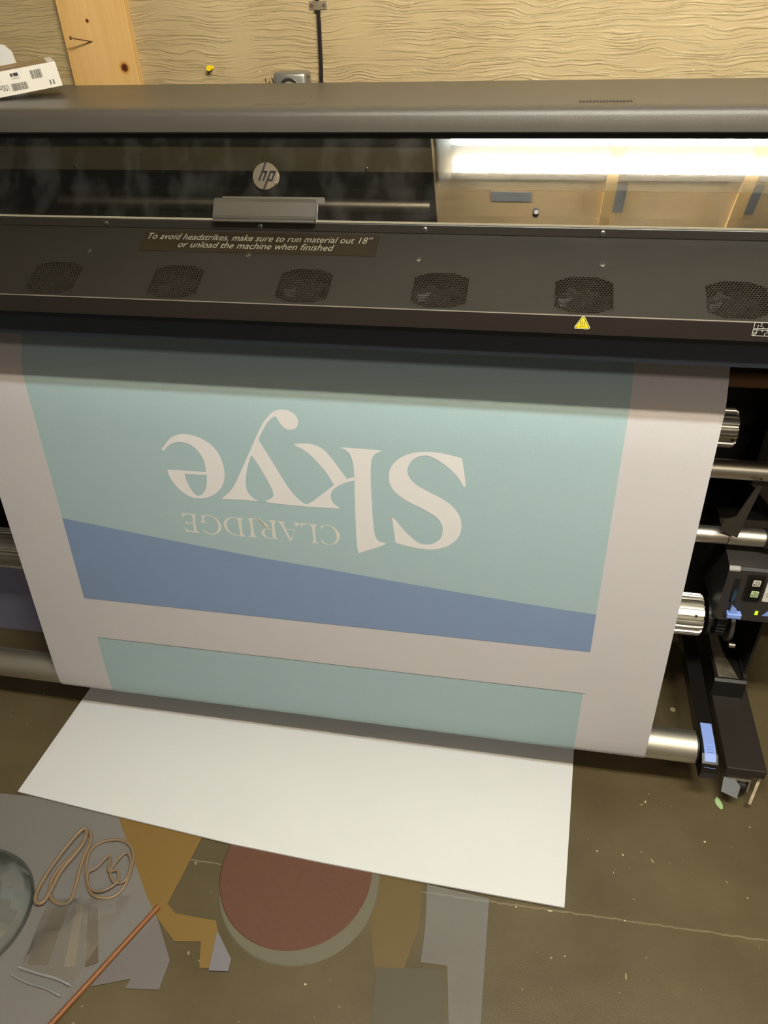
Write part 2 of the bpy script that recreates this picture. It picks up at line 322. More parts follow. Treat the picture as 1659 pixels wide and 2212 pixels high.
# interior seen through the window
P('inner_plate', box(B(), PX0+0.02, PX1-0.02, 1.2665, 1.270, 1.2600, 1.3155), mat('inner_steel', rgb(120, 112, 90), 0.5, 0.2, var=0.06, vscale=4))
P('inner_cavity', xprism(B(), [(1.302,1.312),(1.302,1.253),(1.44,1.252),(1.44,1.18),(1.205,1.18),(1.205,1.175),(1.45,1.175),(1.45,1.312)], PX0+0.02, PX1-0.02), mat('cavity_black', rgb(34, 28, 22), 0.6))
bm = B(); cyl(bm, (-0.83, 1.30, 1.199), (-0.17, 1.30, 1.199), 0.011); P('guide_rail', bm, alu_matt, smooth=True)
bm = B(); box(bm, -0.86, PX1-0.1, 1.318, 1.324, 1.178, 1.222); P('rail_beam', bm, mat('grey_steel_beam', rgb(80, 74, 64), 0.45, 0.6))
def screw(pos, nrm, r=0.0045, parent=None, m=steel):
    pos = Vector(pos); nrm = Vector(nrm).normalized()
    bm = B(); cyl(bm, pos-nrm*0.001, pos+nrm*0.0006, r*1.0, r*0.95, 18); cyl(bm, pos+nrm*0.0006, pos+nrm*0.0016, r*0.95, r*0.55, 18)
    u = nrm.orthogonal().normalized(); w = nrm.cross(u)
    s = obj('screw', bm, m, parent or pr, smooth=True)
    bm = B(); slab(bm, [(r*.33*math.cos(a), r*.33*math.sin(a)) for a in [i*math.pi/3 for i in range(6)]], pos+nrm*0.00162, u, w, 0.0001); obj('socket', bm, deep_black, s)
    return s
for x in (-0.789, -0.275): screw((x*0.97, 1.2660, 1.264), (0,-1,0), 0.0035)

# tilted clear front window
W0 = Vector((0, 1.2, 1.203)); W1 = Vector((0, 1.262, 1.3125)); wv = (W1-W0).normalized(); wn = Vector((1,0,0)).cross(wv)*1.0
wn = Vector((0, -wv.z, wv.y))
bm = B(); bm_l = (W1-W0).length
slab(bm, [(PX0+0.03, 0), (PX1-0.03, 0), (PX1-0.03, bm_l), (PX0+0.03, bm_l)], W0-wn*0.0005, (1,0,0), wv, 0.0006)
win = P('front_window', bm, window_plastic, label='clear plastic front window with the light mirrored in it')
bm = B(); box(bm, PX0+0.03, PX1-0.03, 1.1985, 1.2015, 1.2005, 1.2032); obj('window_edge', bm, mat('painted_edge_highlight', rgb(150, 140, 118), 0.4), win)  # pale strip paints a highlight on the window's lower edge
P('gasket', box(B(), PX0+0.02, PX1-0.02, 1.262, 1.268, 1.300, 1.318), deep_black)

# handle on the window's lower edge
hx0, hx1 = -0.504, -0.337
hd_m = mat('handle_grey', rgb(70, 64, 55), 0.38, 0.0, bump=0.1, bscale=600)
def wp(t, n): return (W0 + wv*t + wn*n)
def wprism(bm, prof, x0, x1):
    return xprism(bm, [(wp(t, n).y, wp(t, n).z) for t, n in prof], x0, x1)
handle = P('window_handle', wprism(B(), [(-0.0015, 0.001), (-0.0015, 0.0085), (0.003, 0.0095), (0.0245, 0.0075), (0.031, 0.002), (0.031, 0.001)], hx0, hx1), hd_m)
bm = B(); wprism(bm, [(-0.0068, -0.001), (-0.0068, 0.0095), (-0.0056, 0.0102), (-0.0026, 0.0102), (-0.0026, -0.001)], hx0, hx1); obj('lower_rail', bm, hd_m, handle)
bm = B(); wprism(bm, [(0.0245, 0.0006), (0.0245, 0.0016), (0.034, 0.0016), (0.034, 0.0006)], hx0+0.012, hx1+0.012); obj('mounting_plate', bm, mat('handle_plate', rgb(84, 77, 67), 0.4, 0.3), handle)
bm = B(); cc = wp(0.0165, 0.0084); cyl(bm, cc-wn*0.001, cc+wn*0.0004, 0.0046, seg=24); obj('socket', bm, deep_black, handle)
bm = B(); cc = wp(0.0155, 0.0090) + Vector((0.0008,0,0)); cyl(bm, cc-wn*0.001, cc+wn*0.0002, 0.0031, seg=24); obj('screw', bm, hd_m, handle)

# round maker's badge with h and p cut out by slanted strokes
bc = Vector((-0.4215, 0, 0)) + W0 + wv*0.0645 + wn*0.0012
badge_m = mat('brushed_badge', rgb(196, 178, 150), 0.3, 1.0)
bm = B(); slab(bm, circ(0.0205, seg=48), bc, (1,0,0), wv, 0.0022)
badge = P('round_badge', bm, badge_m, label='round silver badge reading hp')
def stroke(bm, a, b, w, th=0.0005, off=0.0023):
    a = Vector(a); b = Vector(b); d = (b-a).normalized(); n = Vector((-d.y, d.x))*w/2
    q = [a+n, b+n, b-n, a-n]; slab(bm, [(p.x*0.0205, p.y*0.0205) for p in q], bc+wn*off, (1,0,0), wv, th)
bm = B(); sl = 0.36       # slant of the strokes
def S_(x, y): return (x+sl*y, y)
stroke(bm, S_(-0.36, 1.02), S_(-0.36, -0.36), 0.17)            # h stem rising to the rim
stroke(bm, S_(-0.36, 0.30), S_(0.00, 0.30), 0.17)
stroke(bm, S_(-0.02, 0.36), S_(-0.02, -0.36), 0.17)
stroke(bm, S_(0.30, 0.36), S_(0.30, -1.02), 0.17)              # p stem dropping to the rim
stroke(bm, S_(0.30, 0.30), S_(0.66, 0.30), 0.17)
stroke(bm, S_(0.66, 0.36), S_(0.66, -0.36), 0.17)
stroke(bm, S_(0.30, -0.30), S_(0.68, -0.30), 0.17)
obj('lettering', bm, black, badge)

# front channel and the sloping fan panel
P('front_channel', xprism(B(), [(1.2,1.2005),(1.1985,1.1985),(1.1985,1.1868),(1.21,1.1868),(1.25,1.176),(1.25,1.2005)], PX0, PX1), mat('channel_black', rgb(40, 35, 28), 0.42))
for x in (-0.958, -0.694, -0.429, -0.165, 0.10, 0.365): screw((x, 1.1983, 1.1925), (0,-1,0), 0.0042)
A0 = Vector((0, 1.2, 1.1862)); A1 = Vector((0, 1.05, 1.124)); pv = (A0-A1).normalized(); pn = Vector((0, -pv.z, pv.y)); PL = (A0-A1).length
def pp_(x, t, n=0.0): return Vector((x, 0, 0)) + A1 + pv*t + pn*n         # t up the slope from the lip
fan_x = [0.0762+0.2043*k for k in range(2, -8, -1)]
fan_x = [x for x in fan_x if PX0+0.1 < x < PX1-0.1]
def octo(cx, cy, w=0.080, h=0.070, c=0.021, ch=0.010): return [(cx-w/2+c, cy-h/2),(cx+w/2-c, cy-h/2),(cx+w/2, cy-h/2+ch),(cx+w/2, cy+h/2-ch),(cx+w/2-c, cy+h/2),(cx-w/2+c, cy+h/2),(cx-w/2, cy+h/2-ch),(cx-w/2, cy-h/2+ch)]
FT = 0.0405                # centre of the grilles up the slope
bm = B(); vl = []
def loop(pts):
    vs = [bm.verts.new(pp_(x, t)) for x, t in pts]; return [bm.edges.new((vs[i], vs[(i+1) % len(vs)])) for i in range(len(vs))]
es = loop([(PX0, 0.0006), (PX1, 0.0006), (PX1, PL), (PX0, PL)])
for x in fan_x: es += loop(octo(x, FT))
bmesh.ops.triangle_fill(bm, use_beauty=True, use_dissolve=False, edges=es)
panel = P('fan_panel', bm, black_sheet)
# pale strip painting the highlight along the lip fold; upright lip face below
P('lip_edge', xprism(B(), [(pp_(0,0.0006).y, pp_(0,0.0006).z), (1.0492, 1.1243), (1.0488, 1.1232), (1.0505, 1.1228)], PX0, PX1), mat('painted_lip_highlight', rgb(150, 140, 124), 0.35, 0.5))
P('front_lip', xprism(B(), [(1.0502,1.1231),(1.0495,1.122),(1.0495,1.0965),(1.052,1.0955),(1.085,1.0955),(1.085,1.1229)], PX0, PX1), mat('lip_black', rgb(36, 29, 25), 0.45))
P('lower_plate', xprism(B(), [(1.080,1.0955),(1.080,1.044),(1.084,1.042),(1.09,1.044),(1.09,1.0955)], PX0, PX1), gloss_black)
for x in (-0.706, -0.4368, -0.168, 0.101, 0.370, -0.975): screw(pp_(x, 0.1040, 0.0), pn, 0.0052, m=mat('dark_screw', rgb(120, 114, 100), 0.35, 0.9))

# grille: one honeycomb with fan behind, copied
mesh_m = mat('grille_black', rgb(53, 46, 37), 0.38, 0.3)
def grille(x):
    bm = B(); pitch = 0.0044; R_ = pitch/math.sqrt(3); ri = R_*0.76
    rows = int(0.070/(pitch*0.866))+3
    w, h, c, ch = 0.0825, 0.0725, 0.021, 0.010
    def inside(px, py):
        if abs(px) > w/2-0.0012 or abs(py) > h/2-0.0012: return False
        return (abs(px)-(w/2-c))/c + (abs(py)-(h/2-ch))/ch < 0.93
    for j in range(-rows, rows+1):
        for i in range(-14, 15):
            px = i*pitch + (pitch/2 if j % 2 else 0); py = j*pitch*0.866
            if not inside(px, py): continue
            o = [bm.verts.new(pp_(x+px+R_*math.sin(k*math.pi/3), FT+py+R_*math.cos(k*math.pi/3), 0.0003)) for k in range(6)]
            q = [bm.verts.new(pp_(x+px+ri*math.sin(k*math.pi/3), FT+py+ri*math.cos(k*math.pi/3), 0.0003)) for k in range(6)]
            q2 = [bm.verts.new(pp_(x+px+ri*math.sin(k*math.pi/3), FT+py+ri*math.cos(k*math.pi/3), -0.0009)) for k in range(6)]
            for k in range(6):
                k2 = (k+1) % 6; bm.faces.new((o[k], o[k2], q[k2], q[k])); bm.faces.new((q[k], q[k2], q2[k2], q2[k]))
    g = P('fan_grille', bm, mesh_m)
    bm = B(); cc = pp_(x, FT, -0.012); u = Vector((1,0,0))
    cyl(bm, cc, cc-pn*0.012, 0.016, seg=24)
    for k in range(7):
        a = 2*math.pi*k/7
        p0 = cc+(u*math.cos(a)+pv*math.sin(a))*0.016; p1 = cc+(u*math.cos(a+0.35)+pv*math.sin(a+0.35))*0.034
        p2 = cc+(u*math.cos(a+0.85)+pv*math.sin(a+0.85))*0.034-pn*0.008; p3 = cc+(u*math.cos(a+0.6)+pv*math.sin(a+0.6))*0.016-pn*0.008
        bm.faces.new([bm.verts.new(p) for p in (p0, p1, p2, p3)])
    f = obj('fan', bm, mat('fan_black', rgb(30, 27, 23), 0.5), g)
    bm = B()       # shroud closing the duct behind
    o = octo(x, FT, 0.084, 0.074); a = [bm.verts.new(pp_(px, t, -0.001)) for px, t in o]; b = [bm.verts.new(pp_(px, t, -0.03)) for px, t in o]
    for k in range(8): bm.faces.new((a[k], a[(k+1) % 8], b[(k+1) % 8], b[k]))
    bm.faces.new(b)
    s = obj('shroud', bm, deep_black, g)
    return g, f, s
g0 = grille(fan_x[0])
for x in fan_x[1:]:
    d = Vector((x-fan_x[0], 0, 0))
    g = g0[0].copy(); C.objects.link(g); g.parent = pr; g.matrix_parent_inverse = g0[0].matrix_parent_inverse.copy(); g.location = d
    for q in g0[1:]:
        c = q.copy(); C.objects.link(c); c.parent = g

# notice on the fan panel
lab = P('notice_label', slab(B(), [(-0.6225, 0), (-0.2345, 0), (-0.2345, 0.0470), (-0.6225, 0.0470)], A1+pv*0.1075+pn*0.0003, (1,0,0), pv, 0.0003), mat('label_black_film', rgb(38, 31, 20), 0.3))
lab['label'] = 'black label with white italic warning text'
tb = text_bm('To avoid headstrikes, make sure to run material out 18\u201d', 0.0208, A1+pv*0.1345+pn*0.0008+Vector((-0.4315,0,0)), (1,0,0), pv, shear=0.22, align='CENTER', width=0.78)
obj('lettering', tb, white_ink, lab)
tb = text_bm('or unload the machine when finished', 0.0208, A1+pv*0.1165+pn*0.0008+Vector((-0.431,0,0)), (1,0,0), pv, shear=0.22, align='CENTER', width=0.82)
obj('lettering', tb, white_ink, lab)

# hot surface triangle and ruler label on the lip
def tri(r, cy, rr):      # rounded triangle
    out = []
    for k in range(3):
        a = math.radians(90+120*k); c = (r*math.cos(a), r*math.sin(a)+cy)
        for j in range(5):
            b = a+math.radians(-60+30*j); out.append((c[0]+rr*math.cos(b), c[1]+rr*math.sin(b)))
    return out
WO = Vector((0.0765, 1.0492, 1.1135))
wl = P('warning_label', slab(B(), tri(0.0092, -0.0018, 0.0025), WO, (1,0,0), (0,0,1), 0.0003), yellow, label='yellow hot surface warning triangle')
# pale rim, black line, three wavy heat marks and a bar
def ring_bm(outer, inner, org, n_off):
    bm = B(); a = [bm.verts.new(Vector(org)+Vector((p[0], -n_off, p[1]))) for p in outer]; b = [bm.verts.new(Vector(org)+Vector((p[0], -n_off, p[1]))) for p in inner]
    for i in range(len(a)): bm.faces.new((a[i], a[(i+1) % len(a)], b[(i+1) % len(a)], b[i]))
    return bm
obj('border', ring_bm(tri(0.0092, -0.0018, 0.0025), tri(0.0088, -0.0018, 0.0020), WO, 0.0005), mat('label_rim', rgb(226, 222, 190), 0.5), wl)
obj('border_line', ring_bm(tri(0.0085, -0.0018, 0.0018), tri(0.0079, -0.0018, 0.0015), WO, 0.0005), black, wl)
bm = B()
for k in (-1, 0, 1):
    pts = [Vector((WO.x+k*0.0026+0.0006*math.sin(t*6.28*0.9), WO.y-0.0005, WO.z-0.0040+t*0.0068)) for t in [i/10 for i in range(11)]]
    for i in range(10):
        a, b = pts[i], pts[i+1]; o = Vector((0.00035, 0, 0)); bm.faces.new([bm.verts.new(q) for q in (a-o, a+o, b+o, b-o)])
bm.faces.new([bm.verts.new(WO+Vector(q)) for q in ((-0.005,-0.0005,-0.0056),(0.005,-0.0005,-0.0056),(0.005,-0.0005,-0.0050),(-0.005,-0.0005,-0.0050))])
obj('heat_symbol', bm, black, wl)
rl = P('ruler_label', slab(B(), [(0,0),(0.062,0),(0.062,0.0195),(0,0.0195)], (0.2995, 1.0492, 1.1048), (1,0,0), (0,0,1), 0.0003), mat('ruler_black', rgb(28, 23, 20), 0.4))
bm = B()
def wl_(x0, z0, x1, z1):
    for (a, b, c, d) in ((x0, z0, x1, z1),): bm.faces.new([bm.verts.new((0.2995+q[0], 1.0486, 1.1048+q[1])) for q in ((a,b),(c,b),(c,d),(a,d))])
for z in (0.0, 0.0084, 0.0102, 0.0188): wl_(0, z, 0.062, z+0.0007)
wl_(0, 0, 0.0007, 0.0195)
for i in range(9):
    hgt = 0.0048 if i % 2 == 0 else 0.0026
    wl_(0.005+i*0.0066, 0.0108, 0.0056+i*0.0066, 0.0108+hgt); wl_(0.005+i*0.0066, 0.0084-hgt, 0.0056+i*0.0066, 0.0084)
obj('ruler_marks', bm, mat('label_white', rgb(225, 220, 205), 0.5), rl)
for (s, x, z) in (('2', 0.0075, 0.0138), ('0', 0.0015, 0.0012), ('1', 0.0145, 0.0012)):
    obj('lettering', text_bm(s, 0.006, (0.2995+x, 1.0487, 1.1048+z), (1,0,0), (0,0,1)), MATS['label_white'], rl)

# body behind the lip, rear sheet, end shells
P('body', xprism(B(), [(1.09,1.10),(1.20,1.17),(1.45,1.17),(1.45,1.30),(1.60,1.30),(1.60,1.02),(1.30,1.02),(1.26,1.04),(1.10,1.04)], PX0+0.01, PX1-0.01), deep_black)
P('rear_panel', box(B(), PX0+0.02, PX1-0.02, 1.585, 1.60, 0.10, 1.02), mat('rear_sheet', rgb(30, 22, 18), 0.6))

# rollers, rods and reel hubs
bm = B(); cyl(bm, (-1.60, 1.35, 0.897), (0.80, 1.35, 0.897), 0.0145); P('input_roller', bm, mat('tan_core', rgb(150, 108, 62), 0.5), smooth=True)
bm = B(); cyl(bm, (-1.60, 1.30, 0.737), (0.80, 1.30, 0.737), 0.0185); rod = P('guide_tube', bm, alu_matt, smooth=True)
screw((0.440, 1.2838, 0.728), (0,-1,0.15), 0.0042, rod)
obj('slot', slab(B(), [(0,0),(0.005,0),(0.005,0.009),(0,0.009)], (0.4455, 1.2815, 0.7295), (1,0,0), (0,0.25,1), 0.0003), deep_black, rod)
bm = B(); cyl(bm, (-1.60, 1.30, 0.583), (0.423, 1.30, 0.583), 0.0175); cyl(bm, (0.4245, 1.30, 0.583), (0.492, 1.30, 0.583), 0.0178); rod2 = P('tension_tube', bm, alu_matt, smooth=True)
bm = B(); cyl(bm, (0.422, 1.30, 0.583), (0.4255, 1.30, 0.583), 0.0168); obj('joint', bm, deep_black, rod2)
bm = B(); cyl(bm, (0.492, 1.30, 0.583), (0.56, 1.30, 0.583), 0.021); obj('collar', bm, black, rod2, smooth=True)

def hub(name, x0, x1, cy, cz, r, label):
    prof = []
    n = 96
    for i in range(n):
        a = 2*math.pi*i/n; ph = (i*9/n) % 1.0
        rr = r
        if ph < 0.10 or 0.30 < ph < 0.36: rr = r*0.91
        if 0.62 < ph < 0.80: rr = r*0.86
        prof.append((cy+rr*math.cos(a), cz+rr*math.sin(a)))
    bm = B(); xprism(bm, prof, x0, x1-0.004)
    xprism(bm, [(cy+(y-cy)*0.94, cz+(z-cz)*0.94) for y, z in prof], x1-0.004, x1)
    h_ = P(name, bm, alu, label=label); return h_
ha = hub('supply_hub', 0.25, 0.428, 1.45, 0.742, 0.040, 'upper grooved aluminium hub')
obj('pin_hole', slab(B(), circ(0.0028), (0.419, 1.4105, 0.7375), (1,0,0), (0,0,1), 0.0004), deep_black, ha)
hb = hub('take_up_hub', 0.28, 0.416, 1.30, 0.367, 0.046, 'lower grooved aluminium hub')
obj('pin_hole', slab(B(), circ(0.0028), (0.398, 1.2625, 0.395), (1,0,0), (0,0.5,1), 0.0004), deep_black, hb)
hc = hub('take_up_hub', -1.36, -1.10, 1.30, 0.367, 0.050, 'left grooved aluminium hub')
bm = B(); cyl(bm, (-1.10, 1.30, 0.367), (0.28, 1.30, 0.367), 0.030); P('take_up_core', bm, mat('cardboard_core', rgb(150, 118, 80), 0.8), smooth=True)
bm = B(); cyl(bm, (-1.6, 1.45, 0.742), (0.25, 1.45, 0.742), 0.030); P('supply_core', bm, MATS['cardboard_core'], smooth=True)
# drive wheel beside the lower hub
bm = B(); cyl(bm, (0.425, 1.30, 0.367), (0.432, 1.30, 0.367), 0.040); cyl(bm, (0.432, 1.30, 0.367), (0.470, 1.30, 0.367), 0.026)
for i in range(26):
    a = 2*math.pi*i/26; c = Vector((0.452, 1.30+0.038*math.cos(a), 0.367+0.038*math.sin(a))); cyl(bm, c-Vector((0.009,0,0)), c+Vector((0.009,0,0)), 0.0026, seg=8)
cyl(bm, (0.443, 1.30, 0.367), (0.461, 1.30, 0.367), 0.036)
dw = P('drive_wheel', bm, black)
bm = B(); cyl(bm, (0.440, 1.33, 0.432), (0.452, 1.33, 0.432), 0.034); obj('pinch_disc', bm, mat('grey_disc', rgb(64, 58, 54), 0.3), dw, smooth=True)
bm = B(); cyl(bm, (0.453, 1.33, 0.430), (0.456, 1.33, 0.430), 0.028); obj('yellow_washer', bm, mat('dull_yellow', rgb(150, 140, 30), 0.5), dw)
bm = B(); cyl(bm, (0.470, 1.30, 0.36), (0.478, 1.30, 0.36), 0.045); obj('flange', bm, mat('grey_disc', rgb(64, 58, 54), 0.3), dw, smooth=True)
bm = B(); cyl(bm, (0.473, 1.25, 0.335), (0.485, 1.25, 0.335), 0.006); obj('bolt', bm, steel, dw)

# take-up motor box
MY = 1.25
mb_prof = [(MY,0.408),(MY,0.538),(MY+0.004,0.543),(MY+0.02,0.5455),(1.42,0.560),(1.44,0.555),(1.44,0.40),(MY+0.02,0.400)]
mot = P('take_up_motor', xprism(B(), mb_prof, 0.430, 0.66), mat('motor_grey', rgb(52, 47, 44), 0.4, bump=0.2, bscale=800))
obj('highlight_strip', xprism(B(), [(MY-0.001,0.5355),(MY-0.0005,0.5385),(MY+0.0035,0.5436),(MY+0.006,0.544),(MY+0.004,0.536)], 0.430, 0.4505), mat('painted_top_highlight', rgb(150, 144, 138), 0.3), mot)  # pale strip paints the highlight on the box's top edge
obj('lever_slot', slab(B(), [(0,0),(0.012,0),(0.012,0.062),(0,0.062)], (0.4455, MY-0.0003, 0.455), (1,0,0), (0,0,1), 0.0004), deep_black, mot)
bm = B(); slab(bm, [(0.4512,0.452),(0.4565,0.470),(0.4545,0.492),(0.4500,0.485),(0.4485,0.470)], (0, MY-0.001, 0), (1,0,0), (0,0,1), 0.004); obj('lever_inner', bm, mat('steel_blue', rgb(46, 66, 84), 0.2), mot)
lev = obj('lever', slab(B(), [(0.4500,0.4335),(0.4650,0.4335),(0.4630,0.443),(0.4570,0.449),(0.4515,0.4545)], (0, MY-0.007, 0), (1,0,0), (0,0,1), 0.006), blue, mot)
lev['label'] = 'light blue T lever'
obj('lever_bar', box(B(), 0.4465, 0.4745, MY-0.016, MY-0.002, 0.4225, 0.4345, 0.002), blue, lev)
bp_ = obj('button_panel', slab(B(), rrect(0.033, 0.068, 0.005, 0.4855, 0.4965), (0, MY-0.0003, 0), (1,0,0), (0,0,1), 0.002), black, mot)
obj('button_well', slab(B(), rrect(0.027, 0.060, 0.004, 0.4855, 0.4945), (0, MY-0.0024, 0), (1,0,0), (0,0,1), 0.0006), mat('button_dark', rgb(12, 10, 9), 0.3), bp_)
for (cx_, cz_, ch, m_) in ((0.4865, 0.5110, '1', 'icon_white'), (0.4890, 0.4830, '2', 'icon_green')):
    im = mat(m_, rgb(216, 210, 196) if m_ == 'icon_white' else rgb(206, 226, 170), 0.5)
    bt = obj('button', slab(B(), rrect(0.0145, 0.0155, 0.0018, cx_, cz_), (0, MY-0.0032, 0), (1,0,0), (0,0,1), 0.0006), im, bp_)
    bm = text_bm(ch, 0.0072, (cx_-0.002, MY-0.0042, cz_-0.0022), (1,0,0), (0,0,1))
    k = 20; pts = [(math.cos(math.radians(a)), math.sin(math.radians(a))) for a in [-150+300*i/k for i in range(k+1)]]
    for i in range(k):
        (a, b), (c, d) = pts[i], pts[i+1]
        bm.faces.new([bm.verts.new((cx_+q*0.0052*w, MY-0.0042, cz_+r*0.0052*w)) for q, r, w in ((a,b,1),(c,d,1),(c,d,0.8),(a,b,0.8))])
    bm.faces.new([bm.verts.new((cx_+q, MY-0.0042, cz_+r)) for q, r in ((-0.0060,-0.001),(-0.0022,-0.0022),(-0.0052,-0.0052))])
    for v_ in bm.verts: pass
    o2 = obj('arrow_symbol', bm, black, bt)
ln = obj('instruction_label', slab(B(), rrect(0.06, 0.064, 0.003, 0.537, 0.4955), (0, MY-0.0003, 0), (1,0,0), (0,0,1), 0.0005), mat('label_paper', rgb(222, 214, 200), 0.5), mot)
bm = B()
for (cz_, r_) in ((0.513, 0.0065), (0.482, 0.0095)):
    k = 24
    for i in range(k):
        a, b = 2*math.pi*i/k, 2*math.pi*(i+1)/k
        bm.faces.new([bm.verts.new((0.521+r_*w*math.cos(t), MY-0.0010, cz_+r_*w*math.sin(t))) for t, w in ((a,1),(b,1),(b,0.86),(a,0.86))])
obj('diagram', bm, mat('label_grey_ink', rgb(140, 132, 120), 0.6), ln)
bm = B()
for r0 in range(5):
    for c0 in range(3):
        if (r0+c0) % 2 == 0 or r0 == 2: box(bm, 0.5025+c0*0.0018, 0.5040+c0*0.0018, MY-0.0015, MY+0.001, 0.4265+r0*0.0020, 0.4282+r0*0.0020)
obj('indicator', bm, mat('green_led', rgb(150, 220, 20), 0.4, emit=(rgb(160, 230, 20), 1.2)), mot, label='lit green indicator')
obj('pointer_triangle', slab(B(), [(0.5165,0.4255),(0.541,0.4255),(0.5285,0.4445)], (0, MY-0.0003, 0), (1,0,0), (0,0,1), 0.0005), blue, mot, label='light blue triangle mark')

# stand: leg, foot with worn tray block, casters
def stand(cx, name_side):
    d = cx-0.5375
    st = P('stand_foot', box(B(), 0.4965+d, 0.5785+d, 1.112, 1.70, 0.082, 0.108, 0.0025), mat('foot_black', rgb(44, 38, 33), 0.42, bump=0.1, bscale=500))
    blk = P('foot_block', xprism(B(), [(1.312,0.108),(1.312,0.156),(1.318,0.161),(1.56,0.161),(1.56,0.108)], 0.4925+d, 0.562+d), black)
    bm = B(); slab(bm, [(0.501+d,1.322),(0.545+d,1.322),(0.524+d,1.40),(0.517+d,1.55),(0.503+d,1.55),(0.499+d,1.42)], (0,0,0.1612), (1,0,0), (0,1,0), 0.0003)
    obj('worn_top', bm, mat('scuffed_plastic', rgb(96, 88, 72), 0.5, var=0.45, vscale=45), blk)
    bm = B(); xprism(bm, [(1.318,0.161),(1.318,0.170),(1.325,0.172),(1.56,0.172),(1.56,0.161)], 0.553+d, 0.562+d); xprism(bm, [(1.318,0.161),(1.318,0.166),(1.56,0.166),(1.56,0.161)], 0.4925+d, 0.4965+d); obj('rim', bm, mat('rim_black', rgb(40, 36, 31), 0.35), blk)
    P('stand_leg', box(B(), 0.505+d, 0.562+d, 1.50, 1.585, 0.161, 1.04, 0.003), mat('leg_black', rgb(34, 29, 25), 0.45))
    P('leg_gusset', xprism(B(), [(1.33,0.172),(1.50,0.172),(1.50,0.42),(1.33,0.42)], 0.556+d, 0.562+d), MATS['leg_black'])
    return st
stand(0.5375, 'right'); stand(-1.46, 'left')
def caster(cx, cy):
    ca = P('caster', B_fork(cx, cy), mat('caster_grey_metal', rgb(150, 140, 122), 0.45, 0.4, var=0.25, vscale=80))
    bm = B()
    cyl(bm, (cx-0.018, cy+0.004, 0.025), (cx-0.004, cy+0.004, 0.025), 0.025, seg=28); cyl(bm, (cx+0.004, cy+0.004, 0.025), (cx+0.018, cy+0.004, 0.025), 0.025, seg=28)
    obj('wheel', bm, black, ca, smooth=True)
    bm = B(); slab(bm, [(-0.017,-0.018),(0.016,-0.021),(0.021,0.006),(0.008,0.020),(-0.014,0.016)], (cx-0.020, cy-0.028, 0.052), (1,-0.25,-0.1), (0.15,1,0.55), 0.006); obj('brake_pedal', bm, mat('pedal_grey', rgb(84, 83, 82), 0.5), ca)
def B_fork(cx, cy):
    bm = B(); cyl(bm, (cx, cy+0.015, 0.064), (cx, cy+0.015, 0.082), 0.022, seg=20)
    for s in (-1, 1): slab(bm, [(cy-0.022,0.030),(cy+0.010,0.015),(cy+0.034,0.058),(cy+0.02,0.070),(cy-0.018,0.066)], (cx+s*0.022-0.0015, 0, 0), (0,1,0), (0,0,1), 0.003)
    box(bm, cx-0.022, cx+0.022, cy-0.018, cy+0.030, 0.060, 0.067)
    return bm
caster(0.533, 1.135); caster(-1.46, 1.145)
# splayed lock lever on the right caster
bm = B(); slab(bm, [(0,0),(0.010,-0.004),(0.050,0.030),(0.046,0.040)], (0.552, 1.085, 0.030), (0.4,1,0.2), (0.2,0.2,1), 0.006)
P('caster_lock', bm, mat('dirty_bracket', rgb(164, 146, 116), 0.6, var=0.3, vscale=90))

# lower tension roller on its arm
RY, RZ, RR = 1.13, 0.140, 0.0345
bm = B(); cyl(bm, (-1.62, RY, RZ), (0.425, RY, RZ), RR, seg=48); ro = P('tension_roller', bm, mat('roller_champagne', rgb(204, 196, 178), 0.5, 1.0), smooth=True)
bm = B(); cyl(bm, (0.425, RY, RZ), (0.4295, RY, RZ), RR*0.96, seg=40); obj('end_ring', bm, black, ro)
arm = P('roller_arm', xprism(B(), [(1.078,0.108),(1.074,0.130),(1.082,0.150),(1.10,0.161),(1.16,0.166),(1.46,0.166),(1.50,0.160),(1.50,0.135),(1.18,0.128),(1.12,0.104)], 0.4335, 0.4655), mat('arm_black', rgb(27, 23, 21), 0.25))
obj('release_tab', xprism(B(), [(1.0785,0.1415),(1.084,0.151),(1.10,0.1625),(1.122,0.1665),(1.174,0.1685),(1.174,0.1665),(1.12,0.164),(1.10,0.1595),(1.085,0.149)], 0.4385, 0.4615), blue, arm, label='light blue release tab')
bm = B()
for i in range(3):
    t = 1.1005+i*0.0065; zt = 0.1632+(t-1.10)*0.16
    bm.faces.new([bm.verts.new(q) for q in ((0.4435,t,zt),(0.4565,t,zt),(0.4565,t+0.0016,zt+0.0003),(0.4435,t+0.0016,zt+0.0003))])
obj('grip_lines', bm, mat('grip_blue', rgb(104, 128, 200), 0.5), arm)
# dark flap hanging from the guide tube and lever
flap = P('rubber_flap', slab(B(), [(0.440,0.722),(0.449,0.722),(0.437,0.640),(0.433,0.603),(0.398,0.617),(0.401,0.640),(0.420,0.650)], (0, 1.272, 0), (1,0,0), (0,0,1), 0.004), mat('rubber_dark', rgb(48, 42, 36), 0.5))
P('side_bracket', slab(B(), [(0.462,0.665),(0.56,0.56),(0.56,0.72),(0.478,0.72)], (0, 1.37, 0), (1,0,0), (0,0,1), 0.003), mat('bracket_grey', rgb(70, 60, 50), 0.5))
bm = B(); cyl(bm, (0.480, 1.42, 0.778), (0.60, 1.42, 0.778), 0.008); P('paper_lever', bm, mat('slate_blue', rgb(70, 72, 100), 0.4), smooth=True)
P('cross_beam', box(B(), -1.40, 0.51, 1.50, 1.55, 0.44, 0.50), black)

